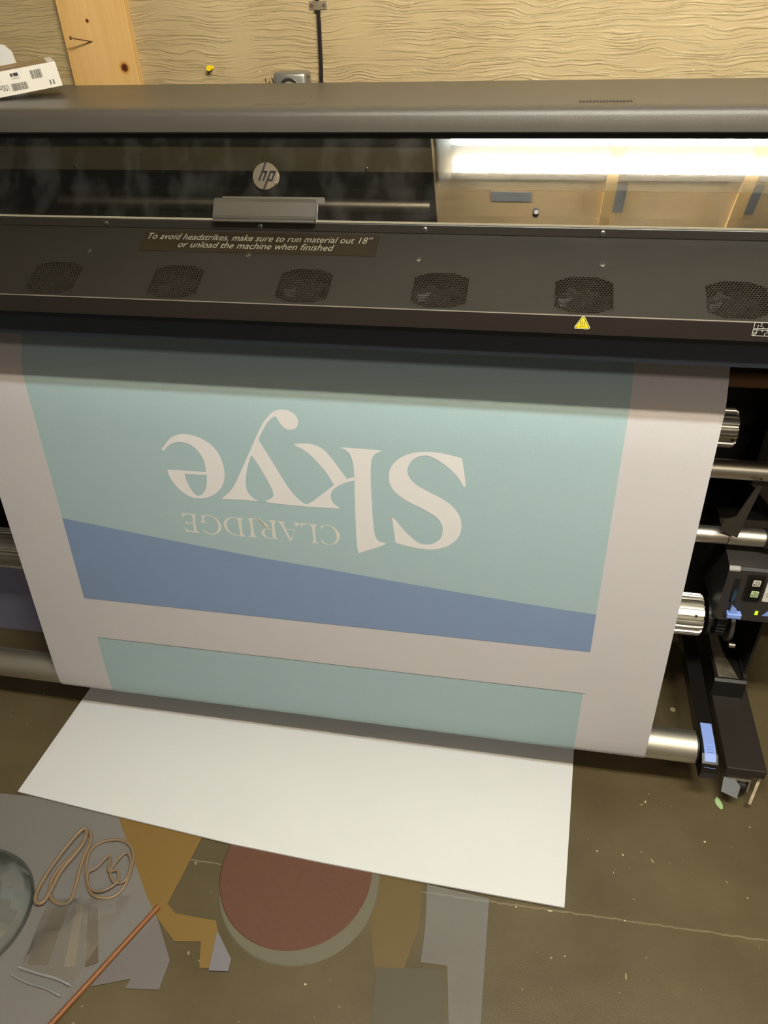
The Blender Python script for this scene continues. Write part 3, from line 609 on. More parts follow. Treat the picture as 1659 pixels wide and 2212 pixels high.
# ------------------------------------------------------------------ banner
LETTERS = {
    'S': [(-86.1,758.3),(-84.0,761.0),(-84.8,766.8),(-85.5,772.6),(-86.4,778.9),(-87.5,786.2),(-88.8,794.0),(-89.9,800.8),(-90.9,806.2),(-91.7,810.6),(-92.6,813.9),(-92.7,815.6),(-92.9,816.0),(-95.4,816.7),(-101.9,818.3),(-110.7,820.0),(-119.3,821.6),(-126.8,822.7),(-134.1,823.6),(-141.1,824.1),(-147.9,824.3),(-154.4,824.0),(-160.7,823.5),(-166.7,822.7),(-172.5,821.7),(-178.3,820.1),(-184.3,818.1),(-190.4,815.6),(-195.9,812.7),(-200.9,809.6),(-205.4,806.1),(-209.3,802.5),(-212.7,798.8),(-215.5,795.1),(-217.8,791.3),(-219.8,787.7),(-221.3,784.1),(-222.5,780.3),(-223.4,776.2),(-223.9,772.0),(-224.1,767.6),(-223.9,762.9),(-223.3,758.2),(-222.2,753.7),(-220.8,749.8),(-219.0,746.3),(-216.7,742.6),(-214.0,738.9),(-210.7,735.2),(-206.5,731.2),(-200.9,726.9),(-194.3,722.3),(-187.0,717.9),(-178.9,714.0),(-170.1,710.2),(-161.8,706.4),(-154.2,702.4),(-147.1,698.4),(-141.1,694.5),(-136.3,690.8),(-132.5,687.2),(-129.4,683.6),(-127.0,679.8),(-125.2,675.8),(-124.0,672.0),(-123.3,668.4),(-123.1,665.0),(-123.2,661.3),(-123.5,657.1),(-124.2,652.8),(-125.2,648.8),(-126.7,645.5),(-128.5,642.7),(-130.8,640.0),(-133.5,637.1),(-136.6,634.4),(-140.0,632.1),(-143.6,630.4),(-147.5,629.1),(-151.7,628.4),(-156.2,628.1),(-161.0,628.3),(-165.8,629.4),(-170.4,631.7),(-175.1,635.0),(-180.0,639.1),(-185.5,644.3),(-191.2,650.3),(-196.4,656.1),(-200.8,661.5),(-204.7,666.8),(-208.1,671.3),(-210.9,675.0),(-213.2,678.0),(-215.0,680.1),(-216.3,681.0),(-217.1,681.1),(-217.9,681.2),(-218.3,681.2),(-218.7,681.2),(-218.7,679.1),(-218.2,673.7),(-217.4,666.2),(-216.4,657.5),(-215.3,647.8),(-214.1,636.9),(-212.9,626.0),(-206.8,624.5),(-200.8,623.0),(-194.1,621.6),(-186.6,620.2),(-178.6,618.9),(-170.4,618.0),(-162.0,617.4),(-153.6,617.2),(-145.6,617.5),(-138.5,618.6),(-132.0,620.2),(-125.8,622.4),(-119.7,625.3),(-113.8,628.7),(-108.6,632.6),(-103.9,636.8),(-99.7,641.4),(-96.3,646.2),(-93.5,651.2),(-91.4,656.5),(-89.9,661.9),(-89.0,667.7),(-88.7,673.7),(-88.8,679.5),(-89.5,685.0),(-90.6,690.2),(-92.2,695.1),(-94.2,699.5),(-96.6,703.6),(-99.4,707.6),(-102.5,711.7),(-105.9,715.8),(-109.9,719.7),(-114.5,723.4),(-119.7,726.9),(-125.9,730.6),(-133.8,734.7),(-142.6,739.0),(-150.9,743.2),(-158.4,747.0),(-165.4,750.7),(-171.3,754.2),(-175.5,757.4),(-178.7,760.4),(-181.4,763.5),(-184.1,767.0),(-186.4,770.6),(-188.2,774.3),(-189.3,778.0),(-189.8,781.8),(-189.9,785.4),(-189.4,788.9),(-188.5,792.2),(-187.1,795.6),(-185.3,799.1),(-183.1,802.7),(-180.4,806.0),(-177.2,808.9),(-173.4,811.4),(-169.4,813.5),(-165.1,815.1),(-160.6,816.1),(-156.3,816.6),(-152.7,816.5),(-149.4,815.7),(-145.3,814.1),(-139.8,811.4),(-133.6,807.8),(-127.6,803.9),(-122.2,800.1),(-117.0,796.0),(-112.0,791.7),(-107.1,786.8),(-102.4,781.6),(-98.3,776.7),(-95.1,771.9),(-92.4,767.3),(-90.2,763.6),(-88.5,761.3),(-87.3,759.8)],
    'kstem': [(-311.3,821.2),(-299.9,821.3),(-288.6,821.3),(-276.7,821.3),(-263.8,821.1),(-250.3,820.8),(-237.0,820.6),(-236.7,819.3),(-240.9,817.1),(-245.1,815.0),(-248.6,812.5),(-251.0,809.7),(-252.7,806.6),(-254.2,802.9),(-255.3,798.9),(-256.2,794.4),(-256.9,787.4),(-257.4,776.7),(-257.8,763.4),(-257.9,749.2),(-257.6,734.2),(-257.2,718.2),(-256.7,702.8),(-256.2,688.2),(-255.8,674.2),(-255.3,662.4),(-254.7,653.8),(-254.2,647.4),(-253.3,641.9),(-252.0,637.0),(-250.5,633.1),(-248.7,630.0),(-246.8,627.6),(-244.7,626.0),(-242.2,624.9),(-239.3,624.3),(-236.0,624.1),(-232.8,624.0),(-231.8,621.2),(-237.6,617.8),(-243.3,614.4),(-250.7,610.5),(-261.0,605.6),(-273.1,600.1),(-285.2,594.6),(-286.8,596.0),(-287.6,601.5),(-288.3,607.0),(-288.9,615.2),(-289.3,627.5),(-289.4,642.4),(-289.5,659.1),(-289.5,678.6),(-289.4,699.7),(-289.3,718.0),(-289.0,731.8),(-288.6,743.1),(-288.4,753.6),(-288.5,764.5),(-288.8,774.6),(-289.2,783.1),(-289.7,789.3),(-290.4,794.0),(-291.4,798.3),(-292.7,802.8),(-294.3,807.0),(-296.3,810.6),(-298.9,813.5),(-301.8,815.8),(-304.5,817.5),(-306.9,818.7),(-309.2,819.4),(-311.4,820.1)],
    'kleg': [(-398.4,821.1),(-393.0,822.2),(-387.5,823.2),(-382.1,824.0),(-376.8,824.3),(-371.6,824.4),(-366.4,823.9),(-361.2,822.8),(-356.0,821.2),(-351.1,819.2),(-347.0,816.8),(-343.2,813.9),(-339.2,809.9),(-334.7,804.7),(-329.9,798.3),(-324.5,790.6),(-317.5,780.0),(-309.7,768.1),(-304.0,759.4),(-302.0,756.5),(-302.1,757.0),(-302.2,757.4),(-287.3,763.4),(-287.6,755.1),(-292.1,753.9),(-296.7,752.7),(-301.2,751.2),(-305.6,749.1),(-310.1,746.8),(-314.2,744.4),(-317.8,742.1),(-321.1,739.8),(-324.1,737.4),(-326.9,735.0),(-329.5,732.5),(-331.7,729.6),(-333.5,725.9),(-335.0,721.7),(-335.6,717.5),(-335.1,713.2),(-333.8,708.8),(-332.2,705.1),(-330.4,702.3),(-328.2,700.2),(-326.0,698.3),(-323.9,696.8),(-321.6,695.6),(-319.4,694.4),(-320.7,691.9),(-335.3,691.6),(-349.9,691.3),(-362.4,691.0),(-371.2,690.7),(-377.9,690.5),(-384.6,690.2),(-384.3,695.3),(-380.3,697.6),(-376.3,699.9),(-371.4,703.4),(-365.1,708.6),(-358.0,715.0),(-350.7,721.6),(-343.2,728.4),(-335.5,735.4),(-327.8,742.4),(-328.1,743.4),(-328.4,744.5),(-330.0,747.5),(-333.4,753.9),(-338.0,762.1),(-343.0,770.1),(-348.1,777.2),(-353.6,784.0),(-359.2,790.5),(-365.0,796.8),(-371.0,802.8),(-377.0,807.9),(-383.6,812.1),(-390.2,815.5),(-395.2,817.9),(-397.4,819.2),(-398.0,819.5),(-398.5,819.9)],
    'y': [(-553.1,694.4),(-550.2,696.7),(-547.3,699.0),(-544.0,702.0),(-540.0,705.7),(-535.7,710.0),(-531.4,714.9),(-527.7,720.1),(-524.0,725.9),(-519.7,733.4),(-514.4,743.3),(-508.5,754.6),(-502.5,766.4),(-496.4,778.2),(-490.2,790.4),(-483.9,802.7),(-477.2,816.0),(-470.3,829.4),(-464.3,840.8),(-459.8,849.1),(-456.0,855.5),(-452.0,861.5),(-447.3,867.7),(-442.3,873.4),(-437.8,878.1),(-434.0,881.4),(-430.5,883.7),(-427.1,885.5),(-423.8,886.8),(-420.5,887.6),(-417.0,888.1),(-413.0,888.2),(-408.7,888.0),(-404.7,887.3),(-400.8,885.9),(-397.2,883.9),(-394.0,881.5),(-391.5,878.6),(-389.4,875.4),(-388.0,872.2),(-387.2,869.5),(-387.1,867.0),(-387.3,864.5),(-388.0,861.7),(-389.1,858.9),(-390.5,856.4),(-392.1,854.3),(-394.2,852.4),(-396.5,851.0),(-399.3,850.1),(-402.4,849.6),(-405.4,849.5),(-408.0,849.7),(-410.4,850.4),(-412.7,851.6),(-415.1,853.4),(-417.5,855.7),(-419.6,858.4),(-421.6,861.7),(-423.3,865.3),(-425.0,868.5),(-426.5,870.8),(-428.0,872.6),(-429.4,874.5),(-432.0,872.9),(-434.6,871.2),(-437.4,869.0),(-440.6,866.0),(-443.9,862.3),(-447.3,857.9),(-451.0,852.2),(-454.8,845.7),(-458.0,839.9),(-460.8,835.0),(-463.0,830.8),(-464.5,827.3),(-465.3,826.0),(-465.4,825.4),(-463.7,822.0),(-459.7,813.8),(-453.9,802.6),(-447.7,790.3),(-440.8,776.5),(-433.5,761.5),(-426.9,748.3),(-421.8,738.4),(-417.4,730.5),(-413.3,723.6),(-409.1,717.7),(-405.1,712.8),(-401.4,708.6),(-397.9,704.9),(-394.6,701.8),(-391.6,699.2),(-388.9,697.5),(-386.4,696.3),(-383.9,695.2),(-384.3,690.7),(-397.7,690.8),(-411.2,690.9),(-424.0,691.1),(-436.5,691.5),(-448.3,692.1),(-457.2,692.6),(-461.6,692.9),(-463.1,693.1),(-464.5,693.4),(-464.2,696.4),(-459.9,698.7),(-455.6,701.1),(-452.2,703.4),(-450.2,705.7),(-449.2,708.0),(-448.2,710.4),(-448.1,713.0),(-448.1,715.6),(-448.7,719.1),(-449.8,723.5),(-451.5,728.9),(-454.3,736.0),(-458.7,746.3),(-464.2,758.3),(-469.3,769.0),(-473.7,777.2),(-477.8,784.2),(-481.9,791.1),(-483.0,790.5),(-484.1,789.8),(-485.6,787.4),(-487.9,782.0),(-490.6,774.7),(-493.2,767.1),(-495.4,759.5),(-497.5,751.6),(-499.1,743.8),(-500.3,736.1),(-501.0,728.5),(-501.0,721.9),(-500.3,716.8),(-498.9,712.7),(-497.1,709.0),(-494.6,705.4),(-491.7,702.1),(-488.8,699.4),(-486.2,697.7),(-483.6,696.7),(-481.1,695.6),(-482.0,693.8),(-493.9,693.8),(-506.0,693.9),(-517.8,693.8),(-529.3,693.4),(-540.7,692.9),(-552.1,692.3)],
    'eo': [(-661.2,792.1),(-658.8,794.6),(-656.4,797.1),(-653.5,800.2),(-649.9,804.6),(-645.8,809.5),(-641.6,813.9),(-637.5,817.2),(-633.4,820.0),(-629.1,822.2),(-624.5,824.0),(-619.8,825.4),(-615.1,826.3),(-610.8,826.8),(-606.5,826.8),(-601.9,826.4),(-596.4,825.7),(-590.5,824.6),(-584.8,823.1),(-579.5,821.0),(-574.4,818.5),(-569.4,815.6),(-564.6,812.2),(-559.9,808.3),(-555.7,803.9),(-552.0,798.8),(-548.6,793.2),(-545.9,787.2),(-543.8,780.9),(-542.4,774.2),(-541.3,767.6),(-540.7,761.1),(-540.6,754.7),(-540.8,748.6),(-541.5,743.1),(-542.6,737.9),(-544.3,732.6),(-546.7,727.0),(-549.7,721.3),(-553.2,716.0),(-557.3,711.1),(-561.8,706.5),(-566.4,702.5),(-571.3,699.1),(-576.3,696.1),(-581.4,693.7),(-586.5,691.9),(-591.7,690.7),(-597.0,689.4),(-599.5,695.5),(-597.0,696.9),(-594.4,698.2),(-591.9,700.3),(-589.4,703.2),(-586.9,706.9),(-584.6,710.8),(-582.9,715.1),(-581.4,719.6),(-580.1,724.7),(-579.0,731.0),(-578.0,737.8),(-577.5,743.2),(-577.4,745.7),(-577.7,746.8),(-577.9,749.2),(-577.8,754.0),(-577.6,760.1),(-577.8,765.9),(-578.4,771.2),(-579.5,776.2),(-581.1,781.0),(-583.4,785.8),(-586.1,790.4),(-589.1,794.5),(-592.2,798.0),(-595.5,801.1),(-598.8,803.7),(-602.1,805.6),(-605.5,807.0),(-609.2,808.1),(-613.4,809.0),(-617.9,809.5),(-622.3,809.5),(-626.7,808.9),(-631.0,807.7),(-635.1,806.2),(-639.0,804.4),(-642.7,802.2),(-646.3,799.6),(-649.8,796.3),(-653.2,792.6),(-656.7,788.9),(-657.6,789.2),(-658.5,789.4),(-659.3,789.9),(-660.0,790.5),(-660.6,791.3)],
    'eb': [(-597.0,689.4),(-602.9,689.5),(-608.7,689.6),(-614.2,690.2),(-618.8,691.6),(-623.0,693.5),(-627.2,695.9),(-631.3,698.8),(-635.4,702.1),(-639.4,706.1),(-643.4,711.2),(-647.3,716.9),(-650.5,722.5),(-652.9,728.0),(-654.6,733.3),(-655.9,738.0),(-656.5,741.8),(-656.5,745.1),(-656.6,748.3),(-652.3,748.5),(-647.9,748.7),(-641.4,748.9),(-631.3,749.0),(-619.0,749.2),(-607.3,749.2),(-597.0,749.3),(-587.2,749.2),(-577.4,749.2),(-577.2,743.0),(-584.5,742.8),(-591.8,742.6),(-599.3,742.4),(-607.0,742.2),(-614.8,742.1),(-622.6,741.9),(-622.4,738.0),(-622.2,734.0),(-621.7,729.8),(-620.8,725.5),(-619.6,721.1),(-618.1,716.6),(-616.3,712.0),(-614.2,707.4),(-612.1,703.5),(-610.2,700.5),(-608.3,698.2),(-606.3,696.5),(-604.1,695.7),(-601.8,695.6),(-599.5,695.5)],
    'E1': [(-644.1,652.7),(-641.0,652.8),(-637.8,652.9),(-633.5,652.8),(-627.3,652.4),(-619.9,651.9),(-612.6,651.3),(-613.6,649.8),(-614.6,648.4),(-615.5,646.7),(-616.1,645.4),(-616.6,643.9),(-616.9,641.1),(-617.1,635.9),(-617.3,629.3),(-617.3,623.6),(-617.3,619.7),(-617.2,616.7),(-617.2,613.6),(-610.7,607.9),(-640.5,608.8),(-641.1,609.8),(-641.7,610.8),(-642.2,612.4),(-642.6,614.7),(-642.9,617.6),(-643.2,620.5),(-641.8,618.2),(-640.3,615.9),(-638.0,614.1),(-634.2,612.9),(-629.5,612.1),(-624.9,611.3),(-624.3,611.8),(-623.7,612.4),(-623.3,614.3),(-623.0,618.4),(-622.8,623.9),(-622.6,629.3),(-633.4,628.9),(-637.5,624.2),(-638.0,635.3),(-636.3,633.9),(-634.6,632.5),(-632.4,631.5),(-629.5,631.3),(-626.2,631.6),(-622.8,631.8),(-622.5,636.2),(-622.1,640.7),(-622.0,644.3),(-622.3,646.6),(-622.8,648.1),(-623.4,649.7),(-635.1,649.8),(-644.3,641.6)],
    'G1': [(-604.0,649.1),(-601.3,650.0),(-598.6,650.9),(-595.8,651.7),(-592.9,652.4),(-589.8,652.9),(-586.8,653.1),(-583.8,653.0),(-581.0,652.5),(-578.2,651.5),(-575.4,649.7),(-572.7,647.4),(-570.2,644.9),(-568.1,642.2),(-566.2,639.2),(-564.8,636.2),(-563.8,633.0),(-563.3,629.7),(-563.3,626.4),(-563.9,623.3),(-565.1,620.2),(-566.8,617.3),(-569.1,614.7),(-571.9,612.3),(-575.0,610.3),(-578.4,608.6),(-582.0,607.4),(-585.6,606.7),(-589.1,606.7),(-592.5,607.3),(-595.5,608.2),(-597.9,609.3),(-600.0,610.7),(-601.6,612.6),(-602.4,615.2),(-602.8,618.2),(-603.1,621.3),(-601.6,618.3),(-600.1,615.4),(-598.1,613.0),(-595.6,611.3),(-592.7,610.1),(-589.7,609.4),(-586.7,609.4),(-583.6,609.9),(-580.6,610.3),(-577.8,612.8),(-575.0,615.3),(-572.8,618.0),(-571.3,621.2),(-570.2,624.7),(-569.7,628.3),(-569.8,632.0),(-570.5,635.7),(-571.6,639.2),(-573.2,642.5),(-575.3,645.5),(-577.6,647.9),(-579.8,649.4),(-582.3,650.4),(-584.9,650.9),(-587.8,650.9),(-590.8,650.4),(-593.9,650.0),(-597.1,646.6),(-597.6,644.5),(-598.0,642.4),(-598.1,640.4),(-597.6,638.7),(-596.8,637.2),(-596.0,635.7),(-587.9,634.0),(-591.5,633.8),(-595.1,633.6),(-598.5,633.5),(-601.6,633.6),(-604.5,633.8),(-607.4,633.9),(-602.8,638.7),(-602.6,640.9),(-602.4,643.0),(-602.4,644.9),(-602.8,646.4),(-603.4,647.8)],
    'D1': [(-513.3,652.8),(-518.0,649.9),(-518.7,648.4),(-519.3,647.0),(-519.8,644.2),(-520.1,639.1),(-520.2,632.7),(-520.2,626.9),(-520.2,622.6),(-520.0,619.0),(-519.3,615.8),(-517.7,613.4),(-515.6,611.5),(-513.4,609.6),(-519.2,609.3),(-525.1,609.0),(-530.6,609.1),(-535.7,609.6),(-540.5,610.6),(-544.7,612.0),(-548.2,614.2),(-551.2,617.0),(-553.6,619.9),(-555.6,623.0),(-557.0,626.3),(-557.9,629.4),(-558.3,632.4),(-558.0,635.3),(-557.3,638.1),(-556.1,640.9),(-554.4,643.6),(-552.5,646.0),(-550.2,648.0),(-547.7,649.7),(-545.2,651.0),(-542.9,651.7),(-540.7,652.1),(-538.5,652.5),(-538.7,650.7),(-545.7,647.2),(-547.3,645.0),(-548.9,642.7),(-550.1,640.1),(-550.9,636.9),(-551.3,633.5),(-551.2,630.1),(-550.6,626.7),(-549.5,623.4),(-548.0,620.5),(-546.2,617.8),(-544.0,615.5),(-541.1,613.7),(-537.2,612.5),(-532.7,611.9),(-528.1,611.2),(-527.3,612.0),(-526.5,612.8),(-526.0,615.2),(-526.0,620.2),(-526.4,626.8),(-526.7,632.5),(-526.6,636.4),(-526.5,639.5),(-526.6,642.3),(-527.1,644.9),(-527.7,647.2),(-528.4,649.5),(-530.0,650.0),(-531.6,650.5),(-533.2,650.9),(-535.0,650.9),(-536.8,650.8),(-538.7,650.7),(-538.5,652.5)],
    'R0': [(-507.3,653.3),(-506.2,651.9),(-505.0,650.5),(-504.1,648.2),(-503.3,644.5),(-502.6,639.9),(-502.3,634.9),(-502.4,628.9),(-502.7,622.5),(-503.1,617.5),(-503.5,615.0),(-503.8,614.0),(-504.2,613.0),(-509.5,610.0),(-490.7,610.2),(-494.7,613.9),(-495.3,615.9),(-495.8,617.8),(-496.2,620.6),(-496.4,625.2),(-496.5,630.6),(-496.6,635.4),(-496.6,639.2),(-496.6,642.4),(-496.6,645.2),(-496.3,647.6),(-495.9,649.5),(-495.6,651.4),(-490.5,652.9),(-488.5,652.2),(-486.5,651.6),(-484.3,650.1),(-481.8,646.9),(-479.2,642.9),(-476.8,639.2),(-474.7,636.5),(-472.9,634.1),(-471.0,631.8),(-463.8,638.6),(-469.6,643.9),(-475.3,649.1),(-479.7,652.9),(-481.8,654.4),(-482.6,654.5),(-483.9,654.4),(-486.2,654.5),(-489.0,654.5),(-492.5,654.4),(-497.0,654.1),(-502.1,653.7)],
    'R1': [(-464.9,653.5),(-462.7,651.8),(-460.6,650.2),(-459.0,648.0),(-458.2,645.0),(-457.9,641.5),(-457.9,637.1),(-458.2,631.1),(-458.8,624.2),(-459.1,618.5),(-458.7,615.2),(-457.9,613.2),(-457.1,611.2),(-446.9,609.8),(-450.9,613.1),(-451.4,618.6),(-451.8,624.0),(-452.1,629.1),(-452.5,633.5),(-452.7,637.5),(-452.6,641.3),(-451.8,644.9),(-450.6,648.4),(-449.5,651.9),(-445.1,652.7),(-446.5,652.8),(-448.0,652.9),(-450.4,653.0),(-454.6,653.2),(-459.7,653.3)],
    'R1b': [(-491.1,655.8),(-488.2,655.2),(-485.3,654.6),(-482.7,653.6),(-480.7,652.1),(-479.0,650.2),(-476.8,647.5),(-473.8,643.5),(-470.3,638.6),(-466.9,633.8),(-457.2,632.9),(-457.0,631.0),(-472.0,630.8),(-475.0,623.1),(-474.2,620.6),(-473.5,618.1),(-472.4,615.9),(-471.1,614.1),(-469.6,612.5),(-467.4,611.4),(-464.5,611.0),(-461.1,611.1),(-457.6,611.2),(-457.2,609.7),(-460.8,609.5),(-464.4,609.4),(-467.6,609.5),(-470.4,610.2),(-472.8,611.3),(-475.0,612.5),(-477.0,614.0),(-478.7,615.8),(-479.9,617.6),(-480.5,619.6),(-480.5,621.7),(-480.6,623.8),(-479.7,625.6),(-478.9,627.3),(-477.7,629.0),(-475.9,630.5),(-473.8,631.9),(-471.8,633.3),(-473.7,635.5),(-475.6,637.7),(-477.6,640.1),(-479.7,643.0),(-482.0,646.0),(-484.3,648.6),(-486.7,650.1),(-489.1,651.1),(-491.5,652.1)],
    'A1': [(-445.6,652.6),(-430.1,652.2),(-434.2,648.5),(-434.0,647.8),(-433.9,647.0),(-433.0,644.4),(-430.7,638.2),(-427.7,630.1),(-425.1,623.1),(-423.6,618.8),(-422.7,615.6),(-421.7,612.4),(-422.0,612.2),(-422.2,612.0),(-420.9,614.9),(-417.0,622.9),(-411.6,633.8),(-406.2,644.6),(-410.4,645.4),(-410.1,649.1),(-414.1,652.3),(-399.8,652.2),(-401.1,650.8),(-402.4,649.3),(-403.9,647.2),(-405.6,644.9),(-407.5,641.9),(-410.0,636.9),(-413.8,627.9),(-418.1,616.8),(-421.5,608.6),(-422.8,606.2),(-423.0,606.7),(-423.2,607.2),(-428.7,620.2),(-434.2,633.0),(-438.5,642.7),(-440.9,647.2),(-442.2,648.5),(-443.2,649.5),(-444.2,650.8),(-444.9,651.7)],
    'A1b': [(-430.4,636.4),(-412.2,636.1),(-412.9,634.4),(-429.5,634.7)],
    'L1': [(-398.7,652.6),(-390.6,652.6),(-382.6,652.5),(-375.9,652.4),(-371.7,652.0),(-368.8,651.5),(-366.0,650.9),(-369.9,646.9),(-370.2,644.0),(-370.4,641.1),(-370.6,637.2),(-370.7,630.9),(-370.8,623.5),(-370.8,617.6),(-370.5,614.5),(-370.0,613.0),(-369.6,611.5),(-363.9,608.4),(-382.1,608.7),(-377.1,611.3),(-376.7,612.6),(-376.4,613.9),(-376.2,617.0),(-376.1,623.7),(-376.1,632.1),(-376.3,639.0),(-376.7,642.8),(-377.3,645.1),(-377.9,647.4),(-379.2,648.6),(-380.6,649.8),(-382.4,650.5),(-385.1,650.6),(-388.2,650.3),(-390.9,649.7),(-392.9,648.9),(-394.4,647.9),(-395.9,646.8),(-398.8,641.1)],
    'C1': [(-358.7,649.8),(-356.4,650.7),(-354.1,651.6),(-351.7,652.3),(-349.3,652.8),(-346.8,653.1),(-344.3,653.0),(-341.6,652.7),(-338.8,652.0),(-336.0,650.9),(-333.2,649.1),(-330.5,646.9),(-328.0,644.4),(-325.8,641.7),(-324.0,638.8),(-322.6,635.9),(-321.9,633.1),(-321.7,630.4),(-322.0,627.4),(-322.9,624.0),(-324.4,620.4),(-326.2,617.2),(-328.1,614.7),(-330.2,612.7),(-332.8,611.0),(-336.2,609.4),(-340.1,608.1),(-343.7,607.4),(-346.8,607.3),(-349.6,607.7),(-352.1,608.3),(-354.4,609.1),(-356.4,609.9),(-358.4,610.8),(-358.7,612.1),(-359.0,613.4),(-359.2,615.0),(-359.4,617.1),(-359.7,619.4),(-359.9,621.7),(-358.7,619.6),(-357.5,617.4),(-356.0,615.4),(-354.2,613.3),(-352.2,611.3),(-349.9,609.8),(-347.3,609.1),(-344.4,608.9),(-341.4,609.5),(-338.3,610.9),(-335.2,613.0),(-332.6,615.3),(-330.9,617.6),(-329.8,620.2),(-329.1,623.0),(-328.6,626.5),(-328.6,630.3),(-329.0,634.0),(-330.0,637.7),(-331.4,641.3),(-333.2,644.5),(-335.7,647.2),(-338.5,649.4),(-341.3,650.9),(-343.8,651.7),(-346.2,651.8),(-348.6,651.4),(-350.9,650.5),(-353.2,649.0),(-355.2,647.2),(-356.7,645.0),(-358.0,642.6),(-359.3,640.1)],
}
WAVE = [(-908.0, 614.2), (-866.5, 609.2), (-746.7, 592.9), (-618.6, 576.7), (-492.4, 561.9), (-358.6, 549.6), (-208.8, 534.0), (-80.5, 522.2), (36.5, 511.8), (124.9, 504.9), (172.9, 502.1)]

ba = thing('printed_banner', 'white textile banner, print upside down, looping under the silver roller', 'banner', (-0.36, 1.12, 0.11))
BX0, BX1 = -1.043, 0.322
prof = [(1.262,1.062),(1.225,1.030),(1.205,1.008),(1.190,0.985),(1.176,0.962),(1.166,0.945),(1.160,0.930),(1.1514,0.83),(1.1386,0.68),(1.1258,0.53),(1.1130,0.38),(1.1001,0.23),(1.0956,0.17)]
r_ = RR+0.0009
for a in range(8, 181, 12): prof.append((RY-r_*math.cos(math.radians(a-4)), RZ-r_*math.sin(math.radians(a-4))))
prof += [(1.175,0.17),(1.235,0.26),(1.30-0.048,0.367-0.010)]
def sheet(prof, x0, x1, thick, name, m, parent, nx=1, off=0.0):
    bm = B(); n = len(prof); P3 = [Vector((0, y, z)) for y, z in prof]; out = []
    for i in range(n):
        t = (P3[min(i+1,n-1)]-P3[max(i-1,0)]).normalized(); nn = Vector((0, t.z, -t.y))   # towards the camera side while going down
        out.append((P3[i]+nn*off, P3[i]+nn*(off+thick)))
    A = [[bm.verts.new((x, 0, 0)+p) if False else bm.verts.new(Vector((x, p.y, p.z))) for p in (q[0], q[1])] for q in out for x in (x0, x1)]
    for i in range(n-1):
        a0, a1 = A[2*i], A[2*i+1]; b0, b1 = A[2*i+2], A[2*i+3]
        bm.faces.new((a0[1], a1[1], b1[1], b0[1])); bm.faces.new((a0[0], b0[0], b1[0], a1[0]))
        bm.faces.new((a0[0], a0[1], b0[1], b0[0])); bm.faces.new((a1[0], b1[0], b1[1], a1[1]))
    return obj(name, bm, m, parent, smooth=True)
# sign: going down the front, t=(0,dy,-) so nn=(0,t.z,-t.y) points to -Y (the camera side)
fabric = sheet(prof, BX0, BX1, 0.0006, 'fabric', media, ba)
def zs(y0, y1):      # part of the profile between two heights on the front
    pass
front = prof[:13]
def cut(za, zb):
    out = []
    def at(z):
        for (ya, z0), (yb, z1) in zip(front, front[1:]):
            if z1 <= z <= z0: return (ya+(yb-ya)*(z0-z)/(z0-z1), z)
    out.append(at(za)); out += [p for p in front if zb < p[1] < za]; out.append(at(zb)); return out
IX0, IX1 = -0.912, 0.1755
panel1 = sheet([p for p in cut(1.06, 0.408)], IX0, IX1, 0.0004, 'printed_panel', teal, ba, off=0.0006)
panel1['label'] = 'teal printed panel'
wave_pts = [(x/1000, z/1000) for x, z in WAVE]
def fy(z): return 1.095+(z-0.17)*(0.065/0.76)
def flat(pts, off):
    bm = B(); nv = Vector((0, -0.9964, -0.0852))
    f = bm.faces.new([bm.verts.new(Vector((x, fy(z), z))+nv*off) for x, z in pts]); bmesh.ops.triangulate(bm, faces=[f]); return bm
wp_ = [(IX0, wave_pts[0][1])] + [p for p in wave_pts if IX0 < p[0] < IX1] + [(IX1, wave_pts[-1][1])]
wave = obj('blue_wave', flat(wp_+[(IX1, 0.408), (IX0, 0.408)], 0.0014), inkblue, panel1)
lo = [p for p in prof[:20]]
seg = cut(0.2955, 0.1705)+[p for p in prof[13:24]]
panel2 = sheet(seg, -0.9065, 0.1745, 0.0004, 'printed_panel', teal, ba, off=0.0006)
bm = B()
for k in range(60):
    x = -0.90+k*0.018; bm_ = 0.0006
    f = bm.faces.new([bm.verts.new(Vector((q[0], fy(q[1])-0.0017, q[1]))) for q in ((x, 0.2962), (x+0.0178, 0.2962+random.uniform(-.0003,.0003)), (x+0.0178, 0.2972), (x, 0.2972))])
obj('print_edge_line', bm, mat('grey_line', rgb(116, 112, 106), 0.8), panel2)
NAMES = {'S': 'S', 'kstem': 'k', 'kleg': 'k', 'y': 'y', 'eo': 'e', 'eb': 'e'}
bm = B(); bm2 = B()
for k, pts in LETTERS.items():
    tgt = bm if k in NAMES else bm2
    nv = Vector((0, -0.9964, -0.0852))
    vs = [tgt.verts.new(Vector((x/1000, fy(z/1000), z/1000))+nv*0.0015) for x, z in pts]
    es_ = [tgt.edges.new((vs[i], vs[(i+1) % len(vs)])) for i in range(len(vs))]
    bmesh.ops.triangle_fill(tgt, use_beauty=True, use_dissolve=False, edges=es_, normal=nv)
lt = obj('large_lettering', bm, letter_white, ba); lt['label'] = 'large white word Skye printed upside down'
lt2 = obj('small_lettering', bm2, mat('small_letter_white', rgb(206, 202, 190), 0.85), ba); lt2['label'] = 'small white word CLARIDGE printed upside down'

